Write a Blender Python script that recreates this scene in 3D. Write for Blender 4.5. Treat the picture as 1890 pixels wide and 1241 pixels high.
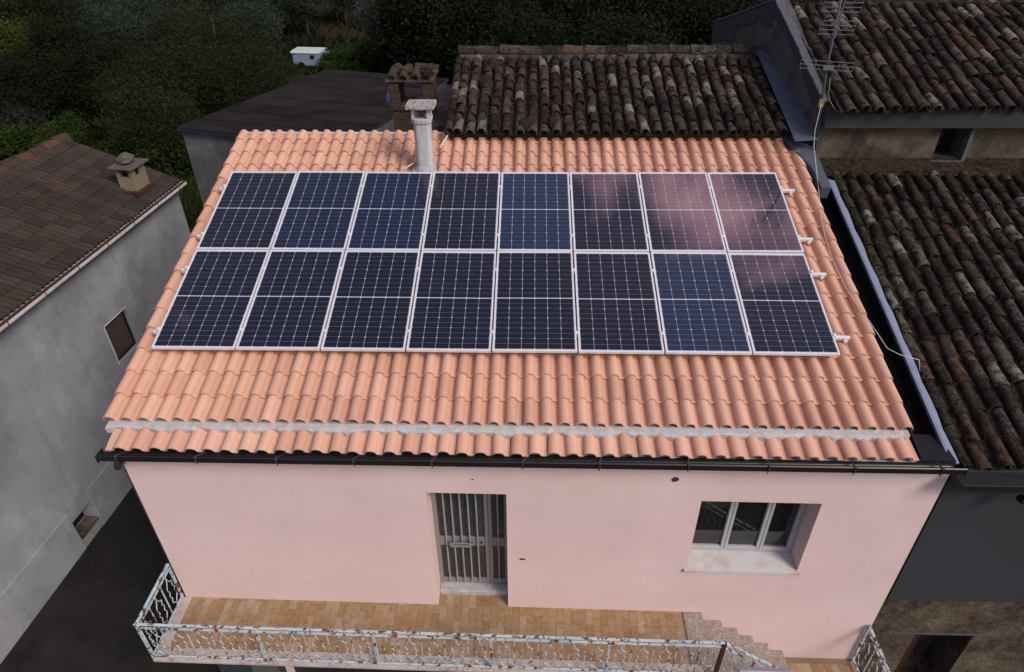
import bpy, math, random
import numpy as np
from mathutils import Matrix, Vector

sc = bpy.context.scene
for o in list(bpy.data.objects):
    bpy.data.objects.remove(o)
C = sc.collection.objects
R = math.radians
rng = random.Random(7)

# ------------------------------------------------------------------ camera
cam_d = bpy.data.cameras.new('camera')
cam = bpy.data.objects.new('camera', cam_d)
C.link(cam)
cam_d.sensor_width = 36.0
cam_d.lens = 1261.306 / 1890 * 36.0
cam_d.clip_start = 0.1
cam_d.clip_end = 2000
yaw, pit, rol = R(1.76672), R(-35.14399), R(0.50987)
rot = Matrix.Rotation(yaw, 3, 'Z') @ Matrix.Rotation(pit, 3, 'X') @ Matrix.Rotation(rol, 3, 'Y')
right, fwd, up = rot.col[0], rot.col[1], rot.col[2]
m3 = Matrix((right, up, -fwd)).transposed()
cam.matrix_world = Matrix.Translation((4.68235, -6.72260, 4.95666)) @ m3.to_4x4()
sc.camera = cam

# ------------------------------------------------------------------ sky, sun, exposure
SUN_EL, SUN_AZ = 42.0, 47.0          # degrees above the horizon; degrees to the right of straight in front of the facade
world = bpy.data.worlds.new('World')
sc.world = world
world.use_nodes = True
wn = world.node_tree
wn.nodes.clear()
w_out = wn.nodes.new('ShaderNodeOutputWorld')
w_bg = wn.nodes.new('ShaderNodeBackground')
w_sky = wn.nodes.new('ShaderNodeTexSky')
w_sky.sky_type = 'NISHITA'
w_sky.sun_disc = False
w_sky.sun_elevation = R(SUN_EL)
w_sky.sun_rotation = R(180 - SUN_AZ)
w_sky.air_density = 1.0
w_sky.dust_density = 2.0
w_bg.inputs['Strength'].default_value = 0.075
w_co = wn.nodes.new('ShaderNodeTexCoord')
w_noi = wn.nodes.new('ShaderNodeTexNoise')
w_noi.inputs['Scale'].default_value = 3.6
w_noi.inputs['Detail'].default_value = 5.0
w_noi.inputs['Roughness'].default_value = 0.5
w_map = wn.nodes.new('ShaderNodeMapping')
w_map.inputs['Location'].default_value = (3.97, -8.5, -6.12)
w_rmp = wn.nodes.new('ShaderNodeValToRGB')
w_rmp.color_ramp.elements[0].position = 0.60
w_rmp.color_ramp.elements[1].position = 0.78
w_mix = wn.nodes.new('ShaderNodeMix')
w_mix.data_type = 'RGBA'
w_mix.inputs['B'].default_value = (62.0, 34.0, 39.0, 1)     # broken evening cloud, all over the sky
wn.links.new(w_co.outputs['Generated'], w_map.inputs['Vector'])
wn.links.new(w_map.outputs['Vector'], w_noi.inputs['Vector'])
wn.links.new(w_noi.outputs['Fac'], w_rmp.inputs['Fac'])
wn.links.new(w_rmp.outputs['Color'], w_mix.inputs['Factor'])
wn.links.new(w_sky.outputs['Color'], w_mix.inputs['A'])
wn.links.new(w_mix.outputs['Result'], w_bg.inputs['Color'])
wn.links.new(w_bg.outputs['Background'], w_out.inputs['Surface'])

sun_d = bpy.data.lights.new('sun', 'SUN')
sun_d.energy = 1.5
sun_d.angle = R(20)
sun_d.color = (1.0, 0.89, 0.79)
sun = bpy.data.objects.new('sun', sun_d)
C.link(sun)
sd = Vector((math.sin(R(SUN_AZ)) * math.cos(R(SUN_EL)), -math.cos(R(SUN_AZ)) * math.cos(R(SUN_EL)), math.sin(R(SUN_EL))))
sun.rotation_euler = sd.to_track_quat('Z', 'Y').to_euler()
sun.location = (0, -10, 20)

sc.view_settings.view_transform = 'Standard'
sc.view_settings.look = 'None'
sc.view_settings.exposure = 0.64
sc.view_settings.gamma = 1.0
sc.view_settings.use_curve_mapping = False
sc.render.engine = 'CYCLES'
sc.cycles.use_denoising = True
sc.cycles.max_bounces = 6
sc.cycles.caustics_reflective = False
sc.cycles.caustics_refractive = False


# ------------------------------------------------------------------ helpers
class MB:
    """collects polygons; build() links them as one mesh object"""
    def __init__(s):
        s.v, s.f, s.t, s.tint = [], [], [], 0.0

    def face(s, pts):
        n = len(s.v)
        s.v.extend([tuple(p) for p in pts])
        s.f.append(tuple(range(n, n + len(pts))))
        s.t.append(s.tint)

    def box(s, x0, x1, y0, y1, z0, z1, M=None):
        p = [(x, y, z) for z in (z0, z1) for y in (y0, y1) for x in (x0, x1)]
        if M is not None:
            p = [tuple(M @ Vector(q)) for q in p]
        n = len(s.v)
        s.v.extend(p)
        for q in ((0, 2, 3, 1), (4, 5, 7, 6), (0, 1, 5, 4), (2, 6, 7, 3), (0, 4, 6, 2), (1, 3, 7, 5)):
            s.f.append(tuple(n + i for i in q))
            s.t.append(s.tint)
        return s

    def hexa(s, p):                     # 8 points: bottom 4 (ccw), top 4 (ccw)
        n = len(s.v)
        s.v.extend([tuple(q) for q in p])
        for q in ((0, 3, 2, 1), (4, 5, 6, 7), (0, 1, 5, 4), (1, 2, 6, 5), (2, 3, 7, 6), (3, 0, 4, 7)):
            s.f.append(tuple(n + i for i in q))
            s.t.append(s.tint)
        return s

    def prism(s, poly, a, b, axis='x'):  # poly in the two other axes, extruded from a to b
        def P(q, h):
            return {'x': (h, q[0], q[1]), 'y': (q[0], h, q[1]), 'z': (q[0], q[1], h)}[axis]
        k = len(poly)
        n = len(s.v)
        s.v.extend([P(q, a) for q in poly] + [P(q, b) for q in poly])
        s.f.append(tuple(n + i for i in range(k)))
        s.f.append(tuple(n + k + i for i in reversed(range(k))))
        s.t += [s.tint] * 2
        for i in range(k):
            j = (i + 1) % k
            s.f.append((n + i, n + k + i, n + k + j, n + j))
            s.t.append(s.tint)
        return s

    def tube(s, path, r, n=6, r2=None, caps=True):
        path = [Vector(p) for p in path]
        base = len(s.v)
        m = len(path)
        for i, p in enumerate(path):
            d = (path[min(i + 1, m - 1)] - path[max(i - 1, 0)]).normalized()
            a = d.orthogonal().normalized() if abs(d.z) > 0.95 else d.cross(Vector((0, 0, 1))).normalized()
            b = d.cross(a)
            rr = r if r2 is None else r + (r2 - r) * i / (m - 1)
            for k in range(n):
                t = 2 * math.pi * (k + 0.5) / n
                s.v.append(tuple(p + a * rr * math.cos(t) + b * rr * math.sin(t)))
        for i in range(m - 1):
            for k in range(n):
                l = (k + 1) % n
                s.f.append((base + i * n + k, base + i * n + l, base + (i + 1) * n + l, base + (i + 1) * n + k))
                s.t.append(s.tint)
        if caps:
            s.f.append(tuple(base + k for k in reversed(range(n))))
            s.f.append(tuple(base + (m - 1) * n + k for k in range(n)))
            s.t += [s.tint] * 2
        return s

    def mesh(s, name, smooth=False):
        me = bpy.data.meshes.new(name)
        me.from_pydata(s.v, [], s.f)
        a = me.attributes.new('tint', 'FLOAT', 'FACE')
        a.data.foreach_set('value', np.array(s.t, dtype=np.float32))
        if smooth:
            me.polygons.foreach_set('use_smooth', np.ones(len(me.polygons), dtype=bool))
        me.update()
        return me

    def build(s, name, mat, parent=None, smooth=False, fix=True):
        me = s.mesh(name, smooth)
        if fix:
            import bmesh
            bm = bmesh.new()
            bm.from_mesh(me)
            bmesh.ops.recalc_face_normals(bm, faces=bm.faces)
            bm.to_mesh(me)
            bm.free()
        return link(name, me, mat, parent)


def link(name, me, mat, parent=None):
    if mat is not None and not me.materials:
        me.materials.append(mat)
    o = bpy.data.objects.new(name, me)
    C.link(o)
    o.parent = parent
    return o


def copy_obj(o, parent=None, keep=True):
    c = o.copy()
    C.link(c)
    c.parent = parent
    return c


def empty(name, loc=(0, 0, 0), rot=(0, 0, 0), parent=None):
    o = bpy.data.objects.new(name, None)
    C.link(o)
    o.empty_display_size = 0.2
    o.location = loc
    o.rotation_euler = rot
    o.parent = parent
    return o


def tag(o, label, cat, group=None):
    o['label'] = label
    o['category'] = cat
    if group:
        o['group'] = group
    return o


def bevel(o, w=0.006, seg=1):
    m = o.modifiers.new('bevel', 'BEVEL')
    m.width = w
    m.segments = seg
    m.limit_method = 'ANGLE'
    return o


def wall_holes(mb, x0, x1, z0, z1, holes, depth, edge=None):
    """wall slab in the x-z plane, front at y=0, back at y=depth, with rectangular openings (hx0,hx1,hz0,hz1)"""
    xs = sorted({x0, x1, *[h[0] for h in holes], *[h[1] for h in holes]})
    zs = sorted({z0, z1, *[h[2] for h in holes], *[h[3] for h in holes]})

    def solid(i, j):
        if i < 0 or j < 0 or i >= len(xs) - 1 or j >= len(zs) - 1:
            return False
        cx, cz = (xs[i] + xs[i + 1]) / 2, (zs[j] + zs[j + 1]) / 2
        return not any(h[0] < cx < h[1] and h[2] < cz < h[3] for h in holes)
    for i in range(len(xs) - 1):
        for j in range(len(zs) - 1):
            if not solid(i, j):
                continue
            a, b, c, d = xs[i], xs[i + 1], zs[j], zs[j + 1]
            mb.face([(a, 0, c), (b, 0, c), (b, 0, d), (a, 0, d)])
            mb.face([(a, depth, c), (a, depth, d), (b, depth, d), (b, depth, c)])
            if not solid(i - 1, j):
                mb.face([(a, 0, c), (a, 0, d), (a, depth, d), (a, depth, c)])
            if not solid(i + 1, j):
                mb.face([(b, 0, c), (b, depth, c), (b, depth, d), (b, 0, d)])
            if not solid(i, j - 1):
                mb.face([(a, 0, c), (a, depth, c), (b, depth, c), (b, 0, c)])
            if not solid(i, j + 1):
                mb.face([(a, 0, d), (b, 0, d), (b, depth, d), (a, depth, d)])
    return mb


# ------------------------------------------------------------------ materials
class Sh:
    def __init__(s, name, rough=0.8, spec=0.3):
        s.m = bpy.data.materials.new(name)
        s.m.use_nodes = True
        s.nt = s.m.node_tree
        s.b = s.nt.nodes['Principled BSDF']
        s.b.inputs['Roughness'].default_value = rough
        s.b.inputs['Specular IOR Level'].default_value = spec
        s._pos = None

    def n(s, t, **kw):
        nd = s.nt.nodes.new(t)
        for k, v in kw.items():
            setattr(nd, k, v)
        return nd

    def put(s, sock, v):
        if isinstance(v, bpy.types.NodeSocket):
            s.nt.links.new(v, sock)
        elif isinstance(v, (tuple, list)) and len(v) == 3 and sock.type == 'RGBA':
            sock.default_value = (*v, 1)
        else:
            sock.default_value = v

    @property
    def pos(s):
        if s._pos is None:
            s._pos = s.n('ShaderNodeNewGeometry').outputs['Position']
        return s._pos

    def obj(s):
        return s.n('ShaderNodeTexCoord').outputs['Object']

    def scale(s, vec, sc3):
        nd = s.n('ShaderNodeMapping')
        s.put(nd.inputs['Vector'], vec)
        nd.inputs['Scale'].default_value = sc3
        return nd.outputs['Vector']

    def noise(s, scale, detail=4, rough=0.55, vec=None, dist=0.0):
        nd = s.n('ShaderNodeTexNoise')
        nd.inputs['Scale'].default_value = scale
        nd.inputs['Detail'].default_value = detail
        nd.inputs['Roughness'].default_value = rough
        nd.inputs['Distortion'].default_value = dist
        s.put(nd.inputs['Vector'], vec if vec is not None else s.pos)
        return nd.outputs['Fac']

    def ramp(s, fac, stops, interp='LINEAR'):
        nd = s.n('ShaderNodeValToRGB')
        cr = nd.color_ramp
        cr.interpolation = interp
        while len(cr.elements) < len(stops):
            cr.elements.new(0.5)
        for e, (p, c) in zip(cr.elements, stops):
            e.position = p
            e.color = (*c, 1) if isinstance(c, (tuple, list)) else (c, c, c, 1)
        s.put(nd.inputs['Fac'], fac)
        return nd.outputs['Color']

    def mix(s, fac, a, b, mode='MIX'):
        nd = s.n('ShaderNodeMix', data_type='RGBA', blend_type=mode)
        s.put(nd.inputs['Factor'], fac)
        s.put(nd.inputs['A'], a)
        s.put(nd.inputs['B'], b)
        return nd.outputs['Result']

    def math(s, op, a, b=0.0):
        nd = s.n('ShaderNodeMath', operation=op)
        s.put(nd.inputs[0], a)
        s.put(nd.inputs[1], b)
        return nd.outputs[0]

    def rnd(s):
        a = s.n('ShaderNodeObjectInfo').outputs['Random']
        at = s.n('ShaderNodeAttribute', attribute_name='tint')
        return s.math('FRACT', s.math('ADD', a, at.outputs['Fac']))

    def bump(s, h, strength=0.3, dist=0.01):
        nd = s.n('ShaderNodeBump')
        nd.inputs['Strength'].default_value = strength
        nd.inputs['Distance'].default_value = dist
        s.put(nd.inputs['Height'], h)
        s.nt.links.new(nd.outputs['Normal'], s.b.inputs['Normal'])

    def col(s, c):
        s.put(s.b.inputs['Base Color'], c)
        return s


def plain(name, c, rough=0.7, metal=0.0, spec=0.3, var=0.12, nscale=6.0):
    s = Sh(name, rough, spec)
    s.b.inputs['Metallic'].default_value = metal
    d = tuple(x * (1 - var) for x in c)
    e = tuple(min(1, x * (1 + var)) for x in c)
    s.col(s.mix(s.noise(nscale, 5), d, e))
    return s.m


def plaster(name, c, c_stain, stain=0.5, c_light=None, grime=1.0, rough=0.9):
    s = Sh(name, rough, 0.2)
    base = s.mix(s.ramp(s.noise(0.9, 6, 0.6), [(0.35, 0.0), (0.7, 1.0)]), c, tuple(x * 0.93 for x in c))
    if c_light:
        base = s.mix(s.ramp(s.noise(0.7, 7, 0.65), [(0.5, 0.0), (0.72, 1.0)]), base, c_light)
    st = s.ramp(s.noise(0.55 * grime, 8, 0.68, dist=0.15), [(0.5 - 0.1 * stain, 0.0), (0.78 - 0.12 * stain, 1.0)])
    base = s.mix(s.math('MULTIPLY', st, min(1, stain)), base, c_stain)
    strk = s.ramp(s.noise(1.0, 5, 0.6, s.scale(s.pos, (5.0, 5.0, 0.35))), [(0.52, 0.0), (0.75, 0.35)])
    base = s.mix(s.math('MULTIPLY', strk, stain), base, c_stain)
    fine = s.noise(55, 3)
    base = s.mix(s.math('MULTIPLY', fine, 0.16), base, c_stain)
    s.col(base)
    s.bump(s.noise(70, 4), 0.25, 0.006)
    return s.m


M = {}
# salmon interlocking clay tiles
s = Sh('salmon_clay', 0.75, 0.25)
c = s.ramp(s.rnd(), [(0.0, (0.52, 0.295, 0.205)), (0.45, (0.60, 0.35, 0.25)), (1.0, (0.65, 0.40, 0.295))])
c = s.mix(s.math('MULTIPLY', s.ramp(s.noise(3.0, 5), [(0.45, 0.0), (0.75, 1.0)]), 0.25), c, (0.62, 0.365, 0.27))
c = s.mix(s.ramp(s.noise(120, 2), [(0.70, 0.0), (0.78, 0.35)]), c, (0.32, 0.17, 0.12))
c = s.mix(s.ramp(s.noise(7.0, 6, 0.7), [(0.66, 0.0), (0.80, 0.22)]), c, (0.34, 0.20, 0.14))
s.col(c)
s.bump(s.noise(160, 3), 0.12, 0.004)
M['salmon'] = s.m

# old weathered coppi
def old_tile(name, moss, lichen):
    s = Sh(name, 0.95, 0.1)
    c = s.ramp(s.rnd(), [(0.0, (0.018, 0.014, 0.012)), (0.20, (0.036, 0.027, 0.022)), (0.36, (0.085, 0.075, 0.060)),
                         (0.48, (0.030, 0.020, 0.016)), (0.60, (0.105, 0.096, 0.080)), (0.72, (0.130, 0.068, 0.044)),
                         (0.82, (0.060, 0.042, 0.032)), (0.90, (0.20, 0.18, 0.14)), (1.0, (0.32, 0.295, 0.25))])
    pat = s.ramp(s.noise(5.0, 5, 0.6), [(0.35, 0.0), (0.62, 1.0)])
    c = s.mix(s.math('MULTIPLY', pat, 0.35), c, (0.055, 0.044, 0.034))
    mo = s.ramp(s.noise(8.5, 7, 0.7), [(0.58 - 0.14 * moss, 0.0), (0.70 - 0.12 * moss, 1.0)])
    c = s.mix(s.math('MULTIPLY', mo, 0.86), c, (0.009, 0.008, 0.006))
    li = s.ramp(s.noise(38, 6, 0.72), [(0.60 - 0.06 * lichen, 0.0), (0.66 - 0.06 * lichen, 1.0)])
    zone = s.ramp(s.noise(2.6, 3), [(0.40, 0.0), (0.62, 1.0)])
    c = s.mix(s.math('MULTIPLY', s.math('MULTIPLY', li, zone), 0.75), c, (0.24, 0.23, 0.19))
    yl = s.ramp(s.noise(24, 4, 0.6), [(0.66, 0.0), (0.72, 0.6)])
    c = s.mix(yl, c, (0.11, 0.09, 0.035))
    s.col(s.mix(1.0, c, (0.76, 0.75, 0.73), 'MULTIPLY'))
    s.bump(s.noise(60, 6, 0.7), 0.7, 0.02)
    return s.m
M['old'] = old_tile('weathered_clay', 0.75, 0.7)
M['old_mossy_dimmed'] = old_tile('mossy_dimmed_clay', 1.0, 0.8)  # same mossy tile, extra dark moss paints the vignette into the lower roof

s = Sh('channel_clay', 0.98, 0.05)
s.col(s.mix(s.ramp(s.noise(14, 6, 0.7), [(0.4, 0.0), (0.7, 1.0)]), (0.014, 0.012, 0.010), (0.06, 0.045, 0.034)))
s.bump(s.noise(45, 5), 0.8, 0.02)
M['channel'] = s.m

# brown two-roll tiles of the left house
s = Sh('brown_tile', 0.92, 0.15)
c = s.ramp(s.rnd(), [(0.0, (0.034, 0.028, 0.023)), (0.5, (0.046, 0.039, 0.033)), (0.85, (0.056, 0.048, 0.041)), (1.0, (0.054, 0.038, 0.030))])
c = s.mix(s.ramp(s.noise(1.6, 6, 0.65), [(0.45, 0.0), (0.7, 0.7)]), c, (0.032, 0.026, 0.021))
c = s.mix(s.ramp(s.noise(2.3, 5, 0.65), [(0.62, 0.0), (0.72, 0.6)]), c, (0.11, 0.052, 0.022))
s.col(c)
s.bump(s.noise(60, 5), 0.5, 0.01)
M['brown_tile'] = s.m

M['pink'] = plaster('pink_plaster', (0.74, 0.565, 0.545), (0.62, 0.46, 0.445), 0.5, (0.76, 0.61, 0.595))
M['grey_plaster'] = plaster('grey_plaster', (0.30, 0.32, 0.35), (0.10, 0.10, 0.10), 0.62, (0.40, 0.43, 0.475))
M['dark_plaster'] = plaster('charcoal_plaster', (0.040, 0.045, 0.052), (0.028, 0.031, 0.035), 0.5)
M['shed_plaster'] = plaster('shed_plaster', (0.115, 0.116, 0.118), (0.045, 0.043, 0.04), 0.8, (0.22, 0.22, 0.22))
M['gable_plaster'] = plaster('gable_plaster', (0.085, 0.078, 0.073), (0.026, 0.023, 0.021), 0.9, (0.15, 0.142, 0.138), 2.6)
M['beige'] = plaster('beige_render', (0.125, 0.100, 0.070), (0.022, 0.018, 0.014), 1.0, (0.16, 0.138, 0.105), 3.4)

s = Sh('rubble_wall', 0.95, 0.1)           # old lime wall with brick showing through
c = s.mix(s.ramp(s.noise(2.2, 8, 0.7), [(0.38, 0.0), (0.62, 1.0)]), (0.155, 0.125, 0.09), (0.042, 0.034, 0.026))
br = s.n('ShaderNodeTexBrick')
br.inputs['Scale'].default_value = 1.0
br.inputs['Brick Width'].default_value = 0.26
br.inputs['Row Height'].default_value = 0.07
br.inputs['Mortar Size'].default_value = 0.012
br.inputs['Color1'].default_value = (0.13, 0.055, 0.032, 1)
br.inputs['Color2'].default_value = (0.10, 0.062, 0.042, 1)
br.inputs['Mortar'].default_value = (0.12, 0.10, 0.075, 1)
mp = s.n('ShaderNodeMapping')
mp.inputs['Rotation'].default_value = (R(90), 0, 0)
s.put(mp.inputs['Vector'], s.pos)
s.nt.links.new(mp.outputs['Vector'], br.inputs['Vector'])
c = s.mix(s.ramp(s.noise(1.3, 6, 0.7), [(0.56, 0.0), (0.60, 0.85)]), c, br.outputs['Color'])
c = s.mix(s.ramp(s.noise(26, 5, 0.7), [(0.58, 0.0), (0.7, 0.6)]), c, (0.02, 0.017, 0.014))
s.col(c)
s.bump(s.noise(11, 7, 0.7), 0.9, 0.05)
M['rubble'] = s.m

s = Sh('dark_brick', 0.95, 0.1)
br = s.n('ShaderNodeTexBrick')
br.inputs['Scale'].default_value = 1.0
br.inputs['Brick Width'].default_value = 0.24
br.inputs['Row Height'].default_value = 0.042
br.inputs['Mortar Size'].default_value = 0.007
br.inputs['Color1'].default_value = (0.060, 0.040, 0.030, 1)
br.inputs['Color2'].default_value = (0.095, 0.066, 0.048, 1)
br.inputs['Mortar'].default_value = (0.022, 0.019, 0.016, 1)
mp = s.n('ShaderNodeMapping')
mp.inputs['Rotation'].default_value = (R(90), 0, R(12))
s.put(mp.inputs['Vector'], s.pos)
s.nt.links.new(mp.outputs['Vector'], br.inputs['Vector'])
s.col(s.mix(s.ramp(s.noise(9, 6, 0.7), [(0.45, 0.0), (0.7, 0.8)]), br.outputs['Color'], (0.028, 0.023, 0.019)))
s.bump(br.outputs['Fac'], -0.6, 0.01)
M['brick'] = s.m

# bitumen sheets
s = Sh('bitumen', 0.95, 0.05)
c = s.ramp(s.rnd(), [(0.0, (0.009, 0.008, 0.0075)), (1.0, (0.019, 0.0165, 0.0155))])
c = s.mix(s.ramp(s.noise(1.2, 6, 0.65), [(0.4, 0.0), (0.75, 0.7)]), c, (0.036, 0.030, 0.027))
s.col(c)
s.bump(s.noise(50, 4), 0.3, 0.01)
M['bitumen'] = s.m

M['membrane'] = plain('dark_membrane', (0.021, 0.024, 0.029), 0.7, var=0.3, nscale=3)
M['coping'] = plain('grey_blue_sheet', (0.075, 0.082, 0.10), 0.75, var=0.35, nscale=9)
M['lead'] = plain('blue_grey_flashing', (0.075, 0.090, 0.125), 0.55, var=0.25, nscale=5)
M['flashing'] = plain('white_flashing', (0.19, 0.225, 0.32), 0.5, spec=0.4, var=0.10, nscale=4)
M['black_metal'] = plain('black_metal', (0.010, 0.011, 0.013), 0.5, var=0.2)
M['gutter'] = plain('dark_brown_metal', (0.013, 0.011, 0.011), 0.38, spec=0.5, var=0.2)
M['bracket'] = plain('grey_steel', (0.10, 0.10, 0.11), 0.45, 0.6)
M['aluminium'] = plain('aluminium', (0.78, 0.79, 0.82), 0.35, 0.25, spec=0.5, var=0.04)
M['backsheet'] = plain('white_backsheet', (0.48, 0.51, 0.58), 0.25, spec=0.5, var=0.02)
M['rubber'] = plain('red_rubber', (0.16, 0.035, 0.022), 0.8)
M['white_cable'] = plain('white_cable', (0.62, 0.60, 0.58), 0.5, var=0.05)
M['steel_wire'] = plain('galvanised_wire', (0.17, 0.18, 0.20), 0.45, 0.5)
M['mast'] = plain('painted_mast', (0.075, 0.085, 0.11), 0.5, 0.3)
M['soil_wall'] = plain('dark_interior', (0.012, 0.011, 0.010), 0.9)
M['wood_red'] = plain('red_brown_wood', (0.055, 0.018, 0.012), 0.8, var=0.4)
M['garage'] = plain('blue_black_shutter', (0.013, 0.016, 0.022), 0.5)
M['grey_paint'] = plain('grey_pilaster', (0.09, 0.095, 0.10), 0.8)
M['white_box'] = plain('white_sheet_metal', (0.24, 0.31, 0.46), 0.5, var=0.12, nscale=3)
M['board_white'] = plain('white_board', (0.45, 0.48, 0.55), 0.5, var=0.1)
M['pale_roof'] = plain('pale_green_roof', (0.52, 0.60, 0.56), 0.5, var=0.1)
M['blue_plastic'] = plain('blue_plastic', (0.10, 0.24, 0.45), 0.4, var=0.25)
M['yellow_box'] = plain('yellowed_plastic', (0.22, 0.19, 0.09), 0.6)
M['blind'] = plain('grey_brown_blind', (0.055, 0.046, 0.042), 0.7, var=0.15)
M['tan'] = plaster('tan_cement', (0.24, 0.195, 0.135), (0.10, 0.075, 0.05), 0.7, (0.28, 0.235, 0.17), 3.0)
M['stone'] = plain('rough_stone', (0.10, 0.085, 0.075), 0.95, var=0.5, nscale=14)

# mortar, concrete, marble
s = Sh('mortar', 0.95, 0.1)
c = s.mix(s.ramp(s.noise(9, 7, 0.7), [(0.4, 0.0), (0.7, 1.0)]), (0.50, 0.50, 0.51), (0.36, 0.35, 0.34))
c = s.mix(s.ramp(s.noise(60, 5, 0.7), [(0.60, 0.0), (0.70, 0.6)]), c, (0.14, 0.13, 0.12))
s.col(c)
s.bump(s.noise(40, 6, 0.7), 0.6, 0.015)
M['mortar'] = s.m
s = Sh('pale_stone_slab', 0.8, 0.2)
c = s.mix(s.ramp(s.noise(5, 6, 0.65), [(0.4, 0.0), (0.65, 1.0)]), (0.50, 0.44, 0.41), (0.40, 0.34, 0.31))
dirt = s.math('MULTIPLY', s.ramp(s.noise(22, 7, 0.75), [(0.50, 0.0), (0.60, 1.0)]), s.ramp(s.noise(1.1, 3), [(0.42, 0.0), (0.58, 1.0)]))
c = s.mix(s.math('MULTIPLY', dirt, 0.75), c, (0.09, 0.07, 0.06))
s.col(c)
s.bump(s.noise(60, 5), 0.3, 0.01)
M['slab'] = s.m
s = Sh('speckled_stone_tread', 0.85, 0.2)
c = s.mix(s.ramp(s.noise(40, 6, 0.75), [(0.42, 0.0), (0.60, 1.0)]), (0.40, 0.36, 0.33), (0.20, 0.165, 0.14))
c = s.mix(s.ramp(s.noise(6, 5, 0.65), [(0.48, 0.0), (0.68, 0.7)]), c, (0.27, 0.19, 0.13))
s.col(c)
s.bump(s.noise(60, 5), 0.4, 0.01)
M['tread'] = s.m
s = Sh('sill_stone', 0.7, 0.3)
c = s.mix(s.ramp(s.noise(3.2, 6, 0.6), [(0.45, 0.0), (0.7, 1.0)]), (0.56, 0.55, 0.56), (0.44, 0.37, 0.31))
s.col(c)
M['sill'] = s.m

# ochre balcony tiles
s = Sh('ochre_tile', 0.55, 0.35)
c = s.ramp(s.rnd(), [(0.0, (0.28, 0.165, 0.070)), (0.45, (0.32, 0.205, 0.100)), (0.8, (0.34, 0.235, 0.135)), (1.0, (0.40, 0.31, 0.22))])
c = s.mix(s.ramp(s.noise(9, 6, 0.7), [(0.42, 0.0), (0.70, 0.6)]), c, (0.34, 0.25, 0.165))
c = s.mix(s.ramp(s.noise(19, 6, 0.7), [(0.52, 0.0), (0.70, 0.7)]), c, (0.155, 0.090, 0.045))
c = s.mix(s.ramp(s.noise(33, 5, 0.7), [(0.64, 0.0), (0.70, 0.6)]), c, (0.48, 0.44, 0.40))
s.col(c)
M['ochre'] = s.m
M['grout'] = plain('grout', (0.24, 0.17, 0.11), 0.95, var=0.3)

# peeling pale-blue railing paint
s = Sh('peeling_blue_paint', 0.6, 0.3)
c = s.mix(s.ramp(s.noise(4, 5), [(0.35, 0.0), (0.65, 1.0)]), (0.36, 0.50, 0.58), (0.52, 0.58, 0.60))
c = s.mix(s.ramp(s.noise(6.5, 5, 0.6), [(0.60, 0.0), (0.64, 0.8)]), c, (0.17, 0.42, 0.42))
rust = s.ramp(s.noise(11, 7, 0.72), [(0.525, 0.0), (0.555, 1.0)])
c = s.mix(rust, c, s.mix(s.noise(50, 3), (0.045, 0.018, 0.012), (0.17, 0.06, 0.028)))
s.col(c)
s.bump(rust, -0.5, 0.004)
M['rail'] = s.m
M['rust'] = plain('rusty_iron', (0.060, 0.022, 0.014), 0.9, var=0.5, nscale=20)

# solar cells (laminated under glass: glossy coat)
s = Sh('solar_cell', 0.35, 0.4)
oi = s.n('ShaderNodeObjectInfo')
wv = s.n('ShaderNodeTexWave', wave_type='BANDS', bands_direction='X')
wv.inputs['Scale'].default_value = 2.9
s.put(wv.inputs['Vector'], s.scale(s.obj(), (6.0, 1, 1)))
line = s.ramp(wv.outputs['Fac'], [(0.93, 0.0), (0.99, 0.5)])
s.col(s.mix(s.math('MULTIPLY', line, 0.2), oi.outputs['Color'], (0.16, 0.18, 0.25)))
s.b.inputs['Coat Weight'].default_value = 1.0
s.b.inputs['Coat Roughness'].default_value = 0.035
s.b.inputs['Coat IOR'].default_value = 1.5
M['cell'] = s.m

# glass
s = Sh('window_glass', 0.03, 0.8)
s.col((0.010, 0.012, 0.014))
M['glass'] = s.m
s = Sh('ribbed_glass', 0.25, 0.5)
rb = s.noise(1.0, 2, 0.5, s.scale(s.pos, (160, 160, 9)))
s.col(s.mix(s.ramp(rb, [(0.42, 0.0), (0.62, 1.0)]), (0.030, 0.034, 0.037), (0.075, 0.080, 0.086)))
s.bump(rb, 0.6, 0.006)
M['ribbed'] = s.m
M['door_metal'] = plain('bronzed_aluminium', (0.30, 0.285, 0.285), 0.5, 0.35, spec=0.4, var=0.08)
M['door_bar'] = plain('grey_bar', (0.38, 0.365, 0.36), 0.5, 0.2, var=0.05)
M['handle'] = plain('brushed_steel', (0.34, 0.38, 0.40), 0.3, 0.7)
M['window_frame'] = plain('window_aluminium', (0.46, 0.47, 0.49), 0.45, 0.2, var=0.06)

s = Sh('chimney_cement', 0.85, 0.2)
c = s.mix(s.ramp(s.noise(3.5, 6, 0.65, s.scale(s.pos, (3, 3, 0.8))), [(0.4, 0.0), (0.65, 1.0)]), (0.50, 0.515, 0.53), (0.37, 0.375, 0.385))
c = s.mix(s.ramp(s.noise(14, 6, 0.7), [(0.64, 0.0), (0.7, 0.6)]), c, (0.16, 0.15, 0.13))
s.col(c)
s.bump(s.noise(45, 4), 0.2, 0.006)
M['flue'] = s.m
s = Sh('lichened_cap', 0.95, 0.1)
c = s.mix(s.ramp(s.noise(48, 6, 0.75), [(0.46, 0.0), (0.56, 1.0)]), (0.50, 0.50, 0.49), (0.075, 0.07, 0.062))
c = s.mix(s.ramp(s.noise(7, 4), [(0.56, 0.0), (0.66, 0.7)]), c, (0.32, 0.22, 0.09))
s.col(c)
M['cap'] = s.m

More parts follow.
